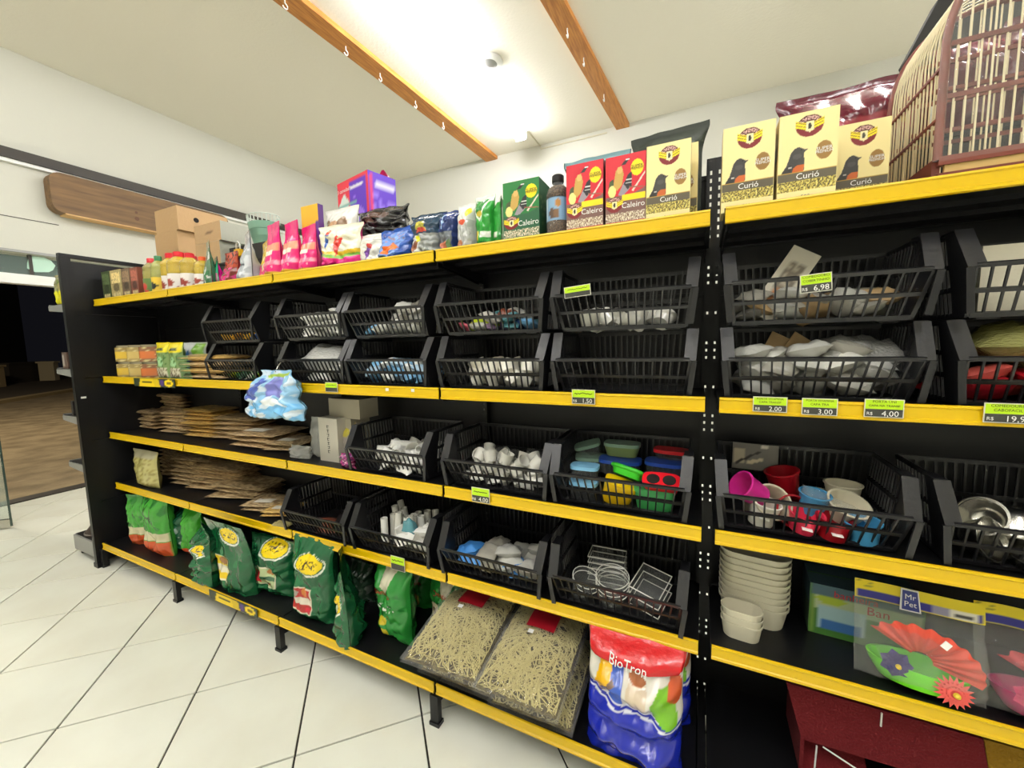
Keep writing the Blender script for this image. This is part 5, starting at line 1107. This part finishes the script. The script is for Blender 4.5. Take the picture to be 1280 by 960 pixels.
stand_bag(506, 534, 706, 768, art(RK, *SCR, ('e', .5, .3, .2, .15, (196, 176, 70)), back=(28, 104, 40)), 'bright green rodent feed bag at the back, mostly hidden', sd=13, yoff=.03, texts=[('Dentuço', .5, .70, .026, TXT_R)], group='bright green rodent feed bags')
stand_bag(528, 588, 712, 792, art(RK, *SCR, ('e', .22, .30, .16, .2, (206, 190, 160)), ('e', .20, .36, .05, .05, (120, 96, 70)), back=(28, 104, 40)), 'bright green rodent feed bag leaning against the hay bags', sd=14, d=.12, texts=[('Dentuço', .46, .66, .038, TXT_R)], group='bright green rodent feed bags')

# ------------------------------------------------------------------ hay bags
STRAW = mat('straw', (206, 192, 126), .7); STRAWD = mat('straw_core', (112, 98, 52), .9, mottle=(50, (60, 50, 26), .35, .65), bump=(60, 1.0)); REDLBL = mat('hay_label_red', (190, 30, 46), .4)
def hay_bag(cx_, cy_, cz_, wv, lv, tv, tilt, rz, sd, label, lbl=True):
    t = thing('hay_bag', label, 'hay bag', (cx_, cy_, cz_), 0, 'clear bags of hay', (tilt, 0, rz)); rr = random.Random(sd)
    def S(u, v, s_, k=1.0):
        p = max(0, math.sin(PI * min(1, max(0, (v - .03) / .94)))) ** .45 * max(0, 1 - abs(2 * u - 1) ** 3) ** .5
        return ((u - .5) * wv * (.98 if k == 1 else .92), (v - .5) * lv * (1 if k == 1 else .93), tv * (.5 + s_ * .5 * p * k * (1 + .22 * nz(u * 3 + sd, v * 3, sd))))
    mb = MB(); mb.grid(lambda u, v: S(u, v, 1, .90), 16, 16); mb.grid(lambda u, v: S(u, v, -1, .90), 16, 16, flip=True); mb.build('hay_core', STRAWD, t, smooth=180)
    mb = MB()
    for k in range(800):
        u, v = rr.random() * .94 + .03, rr.random() * .94 + .03; top = 1 if rr.random() < .8 else -1
        a_ = rr.random() * PI; l_ = rr.uniform(.03, .085); p = []
        curve = rr.uniform(-.9, .9)
        for q_ in (-1, -.3, .4, 1):
            aa = a_ + curve * q_; uu = min(.985, max(.015, u + math.cos(aa) * l_ * q_ / wv)); vv = min(.985, max(.015, v + math.sin(aa) * l_ * q_ / lv))
            b_ = Vector(S(uu, vv, top, .93)); p.append(b_ + Vector((0, 0, rr.uniform(0, .012))))
        wd_ = rr.uniform(.0012, .0024); d_ = (p[-1] - p[0]); n_ = Vector((-d_.y, d_.x, 0)); n_ = n_.normalized() * wd_ if n_.length > 1e-6 else Vector((wd_, 0, 0))
        I = [(mb.add(b_ - n_), mb.add(b_ + n_)) for b_ in p]
        for A_, B_ in zip(I, I[1:]): mb.face((A_[0], A_[1], B_[1], B_[0]))
    o = mb.build('hay_stalks', STRAW, t); o['kind'] = 'stuff'
    mb = MB(); mb.grid(lambda u, v: tuple(Vector(S(u, v, 1)) + Vector((0, 0, .014 + .006 * nz(u * 9, v * 9, sd)))), 22, 22); mb.grid(lambda u, v: S(u, v, -1), 10, 10, flip=True); mb.build('clear_film', FILM, t, smooth=180)
    if lbl:
        mb = MB(); mb.grid(lambda u, v: tuple(Vector(S(.32 + .36 * u, .58 + .24 * v, 1)) + Vector((0, 0, .019))), 10, 8); mb.build('red_label', REDLBL, t, smooth=180)
    st_ = Vector(S(.42, .52, 1)) + Vector((0, 0, .021)); MB().box(st_.x - .01, st_.x + .01, st_.y - .008, st_.y + .008, st_.z, st_.z + .001).build('price_sticker', TXT_W, t)
    return t
hay_bag(1.935, .10, z5 + .001, .33, .46, .11, 0, .0, 81, 'clear bag of hay lying under the hay bag next to green feed bags', False)
hay_bag(2.235, .08, z5 + .001, .31, .44, .11, 0, .03, 82, 'clear bag of hay lying under the hay bag next to the blue sack', False)
hay_bag(1.905, .035, z5 + .125, .32, .45, .10, .12, .05, 83, 'clear bag of hay with red label on top, next to green feed bags')
hay_bag(2.215, .025, z5 + .125, .31, .44, .10, .12, .0, 84, 'clear bag of hay with red label on top, next to the blue sack')

# ------------------------------------------------------------------ blue and red sacks
A_BIO = art((226, 222, 210), ('b', -1, -1, .56, .50, (226, 228, 240)), ('b', -1, -1, .545, .485, (24, 40, 170)), ('w', -1, -.5, (24, 40, 170), 0, 1, 1), ('r', 0, 1, .80, 1.1, (214, 32, 36)),
            ('p', [(.10, .60), (.16, .78), (.30, .80), (.28, .66), (.22, .56)], (246, 186, 20)), ('p', [(.26, .54), (.30, .80), (.42, .80), (.42, .54)], (50, 90, 190)), ('p', [(.12, .54), (.30, .70), (.34, .68), (.18, .54)], (120, 96, 80)),
            ('e', .56, .64, .11, .11, (214, 196, 170)), ('e', .56, .74, .09, .05, (170, 100, 60)), ('p', [(.72, .52), (.70, .62), (.78, .74), (.92, .72), (.96, .46), (.84, .48)], (120, 186, 40)), ('e', .93, .70, .07, .1, (206, 90, 50)), ('b', -1, -1, .53, .47, (24, 40, 170)), ('b', .505, .445, .520, .46, (226, 228, 240)), back=(24, 40, 160))
def bio(loc, sd, label, rz=0.0, h=.40):
    def ex(t, S):
        mb = MB(); mb.grid(lambda u, v: tuple(Vector(S(.04 + .92 * u, .98 - .18 * v, -1)) + Vector((0, -.012 - .01 * math.sin(v * PI), 0))), 16, 8); o = mb.build('red_flap', mat('red_film', (208, 26, 34), .22, bump=(25, .5), coat=.3), t, smooth=180)
        lettering(t, [('BioTron', .034, TXT_W, lambda a, b: tuple(Vector(S(.46 + a / .29, .838 + b / h - a * .15, -1)) + Vector((0, -.026, 0))))])
    pouch('bird_feed_sack', label, 'sack', .31, h, .15, A_BIO, loc, rz, 'sack', seed=sd, crumple=.45, bend=.16, nu=76, nv=96, folds=.35, children=ex, group='blue and red bird feed sacks', tuck=.08)
bio((2.565, -.045, z5), 91, 'blue and red bird feed sack at the front of the bottom shelf', 0.0, .375)
bio((2.585, .13, z5), 92, 'blue and red bird feed sack standing behind its twin', 0.04, .36)

# ------------------------------------------------------------------ right bay, lower shelf: tubs, carton, toys
IV = mat('ivory_tub', (206, 200, 176), .5)
def tub(x_, y_, z_, wv, dv, h, rz, label, group):
    t = thing('oval_tub', label, 'tub', (x_, y_, z_), rz, group)
    def ring(s_, z): 
        out = []
        for k in range(32):
            a_ = 2 * PI * k / 32; rx = dv / 2; ex = wv / 2 - rx
            out.append(((math.copysign(ex, math.cos(a_)) if abs(math.cos(a_)) > .02 else 0) * s_ + rx * math.cos(a_) * s_, rx * math.sin(a_) * s_, z))
        return out
    mb = MB(); L_ = [(.84, 0), (.95, h * .86), (.99, h * .87), (1, h), (.965, h), (.82, .006)]; rings = [[mb.add(p) for p in ring(s_, z)] for s_, z in L_]
    for A_, B_ in zip(rings, rings[1:]):
        for j in range(32): mb.face((A_[j], A_[(j + 1) % 32], B_[(j + 1) % 32], B_[j]))
    mb.face(rings[0][::-1]); mb.face(rings[-1]); mb.build('tub_wall', IV, t, smooth=35)
for k in range(9): tub(2.905, .20, z4 + k * .0205, .20, .105, .068, -.12, 'large ivory oval tub in the tall nested stack, ' + nth(k, 9), 'large ivory tubs')
for k in range(3): tub(2.865, .095, z4 + k * .021, .115, .07, .05, -.1, 'small ivory oval tub in the low nested stack, ' + nth(k, 3), 'small ivory tubs')
x0 = at(1, .19, 1013, 780).x
carton('bath_carton', 'green and blue carton picturing a clear bird bath', 'box', .26, .14, .16, art((70, 120, 50), ('r', 0, 1, .80, 1.1, (70, 100, 116)), ('r', 0, 1, .52, .80, (176, 190, 150)), ('e', .2, .72, .14, .08, (170, 190, 50)), ('r', .08, .52, .12, .58, (160, 190, 196)), ('r', .10, .50, .14, .32, (60, 110, 170)), ('r', 0, .06, 0, .8, (120, 150, 70))), (x0 + .13, .26, z4), -.06, lambda u, v, s_: K((64, 84, 60) if v < .6 else (70, 96, 108)), [('banheira', .42, .86, .030, TXT_R), ('Ban', .62, .68, .036, TXT_R)], nu=30, nv=26)
def flower(t, cx_, cy_, cz_, r, c1, c2, n=18, petal=.25):
    mb = MB()
    for ring_ in range(3):
        for k in range(n):
            a_ = 2 * PI * (k + ring_ * .5) / n; rr_ = r * (1 - ring_ * .28); u_ = Vector((math.cos(a_), 0, math.sin(a_))); s_ = Vector((-math.sin(a_), 0, math.cos(a_))) * r * petal * .5; o_ = Vector((cx_, cy_ - ring_ * .006, cz_))
            I = [mb.add(o_), mb.add(o_ + u_ * rr_ * .6 + s_ - Vector((0, .006, 0))), mb.add(o_ + u_ * rr_ - Vector((0, .002, 0))), mb.add(o_ + u_ * rr_ * .6 - s_ - Vector((0, .006, 0)))]
            mb.face(I)
    mb.build('flower_petals', c1, t); MB().lathe([(r * .18, 0), (r * .14, .006), (.0004, .009)], 10, capb=False).build('flower_centre', c2, t, (cx_, cy_ - .02, cz_), (PI / 2, 0, 0))
def aquarium_pack(x_, y_, label, base_c, dome_c, f1, f2, sd, wv=.25, hv=.245):
    t = thing('packaged_toy', label, 'packaged toy', (x_, y_, z4), 0, 'bagged plastic shell toys', (-.22, 0, -.08))
    bt = MB(); bt.lathe([(.03, .0), (.075, .012), (.095, .045), (.10, .06), (.093, .06), (.07, .018), (.0005, .012)], 30, 1.0, .75); bt.build('dish', base_c, t, (.0, .0, .004), smooth=40)
    def shell(u, v):
        th = math.radians(8 + 164 * u); r_ = (.022 + .088 * v) * (1 + .03 * math.cos(u * 60)); a = -r_ * math.cos(th); b = r_ * math.sin(th) * .8
        return (a * math.cos(.38) + b * math.sin(.38), -.035 - .045 * math.sin(PI * v * .55) * math.sin(th) + .004 * math.cos(u * 60) * v, .085 - a * math.sin(.38) + b * math.cos(.38))
    mb = MB(); mb.grid(shell, 60, 8); mb.build('shell', dome_c, t, smooth=180)
    flower(t, .045, -.070, .045, .038, f1, MATS['flower_core'])
    flower(t, -.055, -.062, .07, .034, f2, MATS['flower_core'], 7, .9)
    mb = MB(); mb.grid(lambda u, v: ((u - .5) * wv, -.10 * max(0, math.sin(PI * min(1, v * 1.05))) ** .6 * max(0, 1 - abs(2 * u - 1) ** 2.6) ** .5 + .012 * nz(u * 8 + sd, v * 8), .001 + v * hv * .82), 26, 26); mb.grid(lambda u, v: ((u - .5) * wv, .055 * max(0, math.sin(PI * v)) ** .5 * max(0, 1 - abs(2 * u - 1) ** 2.6) ** .5, .001 + v * hv * .82), 12, 12); mb.build('clear_bag', FILM, t, smooth=180)
    hc = MB(); hc.grid(lambda u, v: ((u - .5) * wv * 1.0, -.004 + .008 * nz(u * 3, sd), hv * (.80 + .20 * v) + .006 * nz(u * 2, sd)), 30, 12, 0, lambda u, v: art((236, 214, 20), ('r', 0, 1, 0, .46, (46, 44, 140)), ('s', .02, .22, .55, .95, 14, (150, 140, 30), .2), ('r', .62, .74, .05, .42, (150, 146, 170)), ('r', .75, .94, .02, .46, (226, 222, 206)), ('r', .78, .91, .16, .28, (60, 60, 60)))(u, v, -1)); o = hc.build('header_card', CARD, t, smooth=180)
    mb = MB(); mb.prism([(-.016, 0), (.018, 0), (.014, .048), (-.014, .048)], lambda a, b, q_: (a - wv * .06, q_, hv * .79 + b), -.016, -.013); lg = mb.build('logo_patch', mat('logo_navy', (44, 56, 130), .4), o)
    MB().prism([(-.020, -.004), (.022, -.004), (.017, .052), (-.017, .052)], lambda a, b, q_: (a - wv * .06, q_, hv * .79 + b), -.0128, -.0115).build('logo_border', TXT_W, o)
    for s_, zz in (('Mr', .033), ('Pet', .015)): lettering(o, [(s_, .019, TXT_W, lambda a, b: (a - wv * .06, -.0168, hv * .79 + zz + b))])
    MB().bar((.02, -.10, hv * .60), (.03, -.10, hv * .66), .014, .002).build('price_sticker', TXT_W, t)
mat('flower_core', (226, 196, 60), .6)
aquarium_pack(at(2, z4, 1150, 868).x, .06, 'bagged toy with lime dish, coral shell and yellow blue header card', mat('dish_lime', (110, 220, 30), .3), mat('shell_coral', (214, 76, 56), .4), mat('flower_coral', (232, 92, 84), .6), mat('flower_navy', (56, 46, 110), .6), 3)
aquarium_pack(at(2, z4, 1150, 868).x + .235, .055, 'bagged toy with magenta dish and yellow header, next to the lime one', mat('dish_magenta', (196, 24, 110), .3), mat('shell_rose', (190, 70, 76), .4), mat('flower_white', (232, 226, 206), .6), mat('flower_pink', (206, 60, 110), .6), 5)

# ------------------------------------------------------------------ red and yellow felt tent on the bottom shelf
REDF = mat('red_felt', (102, 6, 16), .95, bump=(150, .5)); YELF = mat('mustard_felt', (140, 104, 6), .95, bump=(150, .5))
t = thing('pet_tent', 'red and mustard felt pet tent hung with white cords under the shelf', 'pet tent', (0, 0, 0))
MB().prism([(2.985, .44), (3.03, .275), (3.245, .285), (3.33, .165), (3.45, .165), (3.40, .44)], lambda a, b, q_: (a, q_, b), .085, .097).build('front_flap', REDF, t)
MB().prism([(3.402, .44), (3.452, .165), (3.66, .165), (3.66, .44)], lambda a, b, q_: (a, q_, b), .087, .099).build('mustard_flap', YELF, t)
mb = MB(); mb.grid(lambda u, v: (3.03 + .17 * u, .10 + .12 * v + .01 * nz(u * 4, v * 4), .165 + .10 * v), 8, 6); mb.build('inner_floor', REDF, t, smooth=180)
MB().box(3.03, 3.04, .10, .30, .158, .44).build('side_wall', REDF, t); MB().box(3.03, 3.62, .29, .30, .158, .44).build('rear_wall', REDF, t)
MB().tube([(3.17, .12, .262), (3.155, .24, .19)], .009, 8).build('dowel', WOOD, t)
for p_, q_ in (((3.065, .08, .275), (3.062, .08, .16)), ((3.20, .075, .44), (3.20, .075, .40)), ((3.08, .082, .276), (3.26, .082, .20))): MB().tube([p_, q_], .0022, 6).build('cord', TXT_W, t)

# ------------------------------------------------------------------ price tags on the rails
NEON = mat('neon_label', (186, 226, 20), .5); TAGD = mat('tag_dark', (58, 58, 52), .5); TAGE = mat('tag_edge', (214, 212, 196), .5)
def price_tag(l, r, top, base, Y, lines, price, label, dy=0.0, rot=0.0):
    a_ = at(1, Y, l, (top + base) / 2); b_ = at(1, Y, r, (top + base) / 2); wv = b_.x - a_.x; z1_ = at(1, Y, (l + r) / 2, top).z; z0_ = at(1, Y, (l + r) / 2, base).z; hv = z1_ - z0_
    t = thing('price_tag', label, 'price tag', ((a_.x + b_.x) / 2, Y, z0_), 0, None, (0, rot, 0))
    MB().box(-wv / 2, wv / 2, -.0015, 0, 0, hv).build('card', TAGE, t)
    MB().box(-wv / 2 + .002, wv / 2 - .002, -.0022, -.0015, hv * .46, hv - .002).build('neon_strip', NEON, t)
    MB().box(-wv / 2 + .002, wv / 2 - .002, -.0022, -.0015, .002, hv * .45).build('price_strip', TAGD, t)
    it = [(s_, hv * .19 * min(1, 9.5 / max(1, len(s_)) * wv / hv * .75), TXT_K, (lambda zz: (lambda p, q_: (p, -.0028, zz + q_)))(hv * (.86 - .22 * k))) for k, s_ in enumerate(lines)]
    if price: it += [(price, hv * .42, TXT_W, lambda p, q_: (p + wv * .16, -.0028, hv * .21 + q_)), ('R$', hv * .24, TXT_W, lambda p, q_: (p - wv * .36, -.0028, hv * .2 + q_))]
    lettering(t, it)
    if not lines: MB().tube([(wv * (-.38 + .76 * k / 22), -.0026, hv * (.72 + .10 * nz(k * .9, l * .3))) for k in range(23)], hv * .022, 4).build('handwriting', TXT_K, t)
YR = -.0125
price_tag(941, 984, 496, 515, YR, ['PORTA VITAMINA', 'CAPA TRANSP'], '2,00', 'two line neon tag under brown card basket, beside the slotted upright')
price_tag(1002, 1047, 498, 519, YR, ['PORTA VITAMINA', 'CAPA TRA'], '3,00', 'two line neon price tag under the brown card basket, between two others')
price_tag(1080, 1130, 499, 522, YR, ['PORTA UNI', 'CAPA NA TRANSP'], '4,00', 'two line neon tag under brown card basket, beside red pack tag')
price_tag(1229, 1290, 504, 529, YR, ['COMEDOURO', 'CABOFACIL'], '19,9', 'large neon price tag under the basket of red packs')
price_tag(715, 744, 487, 505, YR, [], '1,50', 'small neon price tag under the empty basket')
price_tag(407, 422, 478, 490, YR, [], '', 'tiny neon price tag on the rail beside the hanging blue bag')
price_tag(590, 612, 610, 628, YR, [], '4,00', 'small neon price tag on rail below small clear cups')
price_tag(489, 506, 696, 713, YR, [], '', 'small faded price tag on the rail above green rodent bags')
price_tag(1001, 1041, 342, 365, YB2 - .008, ['COMEDOURO', 'COBERTINHO'], '6,98', 'neon price tag on the front of the photo card basket', rot=-.07)
price_tag(706, 739, 357, 371, YB2 - .010, [], '', 'neon price tag on the front of the clear cap basket', rot=-.08)
for (u, v) in ((484, 487), (516, 488)):
    p = at(1, YR, u, v); tag(MB().box(-.008, .008, -.001, 0, -.006, .006).build('price_sticker', TXT_W, None, p), 'tiny blank white sticker on the yellow rail below pale blue packets', 'sticker', 'blank white stickers')
def shelf_strip(l, r, v0, v1, label, y_, nm='brand_strip', slope=0.0):
    a_ = at(1, y_, l, v0); b_ = at(1, y_, r, v1); t = thing(nm, label, 'shelf sign', ((a_.x + b_.x) / 2, y_, (a_.z + b_.z) / 2)); wv = b_.x - a_.x
    mb = MB(); mb.grid(lambda u, v: ((u - .5) * wv, -.002, (v - .5) * .05), 40, 10, 0, lambda u, v: art((40, 52, 36), ('p', [(.12, 0), (.55, 0), (.50, 1), (.18, 1)], (236, 204, 10)), ('r', .22, .46, .40, .66, (80, 66, 10)), ('p', [(.52, 0), (.66, 0), (.62, 1), (.48, 1)], (216, 186, 10)), ('e', .86, .5, .10, .42, (246, 214, 10)), ('e', .86, .5, .05, .2, (120, 96, 10)), ('e', .70, .5, .05, .4, (80, 50, 130)))(u, v, -1)); mb.build('printed_strip', CARD, t)
    MB().box(-wv / 2, wv / 2, -.001, 0, -.025, .025).build('strip_back', TAGD, t)
shelf_strip(168, 219, 477, 480, 'dark strip with yellow panel and round badge on rail below the jars', YR)
shelf_strip(262, 322, 741, 768, 'dark strip with yellow panel and round badge on the bottom rail', -.102 - .0125)

# ------------------------------------------------------------------ goods on the end unit
pouch('seed_bag', 'small yellow and green seed bag on the end unit top shelf', 'bag', .12, .20, .06, art((150, 140, 90), ('r', 0, 1, 0, .45, (226, 220, 30)), ('s', 0, 1, .4, 1, 8, (92, 110, 50), .1)), (EX - .22, EY0 + .07, EZS[0] + .001), .2, 'sack', seed=95, nu=12, nv=16)
carton('snack_box', 'small dark brown box on the end unit second shelf', 'box', .08, .06, .11, art((92, 70, 60), ('r', .1, .4, .1, .9, (170, 160, 150))), (EX - .22, EY0 + .065, EZS[1] + .001), 0, nu=8, nv=10)
carton('snack_box', 'thin black box on the end unit third shelf', 'box', .03, .06, .10, art((40, 36, 34)), (EX - .20, EY0 + .065, EZS[2] + .001), 0, nu=4, nv=4)
t = thing('pet_bowl', 'dark brown pet bowl upside down on the end unit base', 'bowl', (EX - .26, EY0 + .155, .1525))
MB().lathe([(.115, 0), (.112, .02), (.085, .06), (.05, .072), (.0005, .074)], 28).build('bowl_body', mat('dark_brown_plastic', (62, 50, 42), .5), t, smooth=40)
MB().lathe([(.12, .0005), (.122, .012), (.115, .015)], 28, capb=False).build('rim', mat('dark_brown_plastic', (62, 50, 42), .5), t, smooth=40)
#@@END
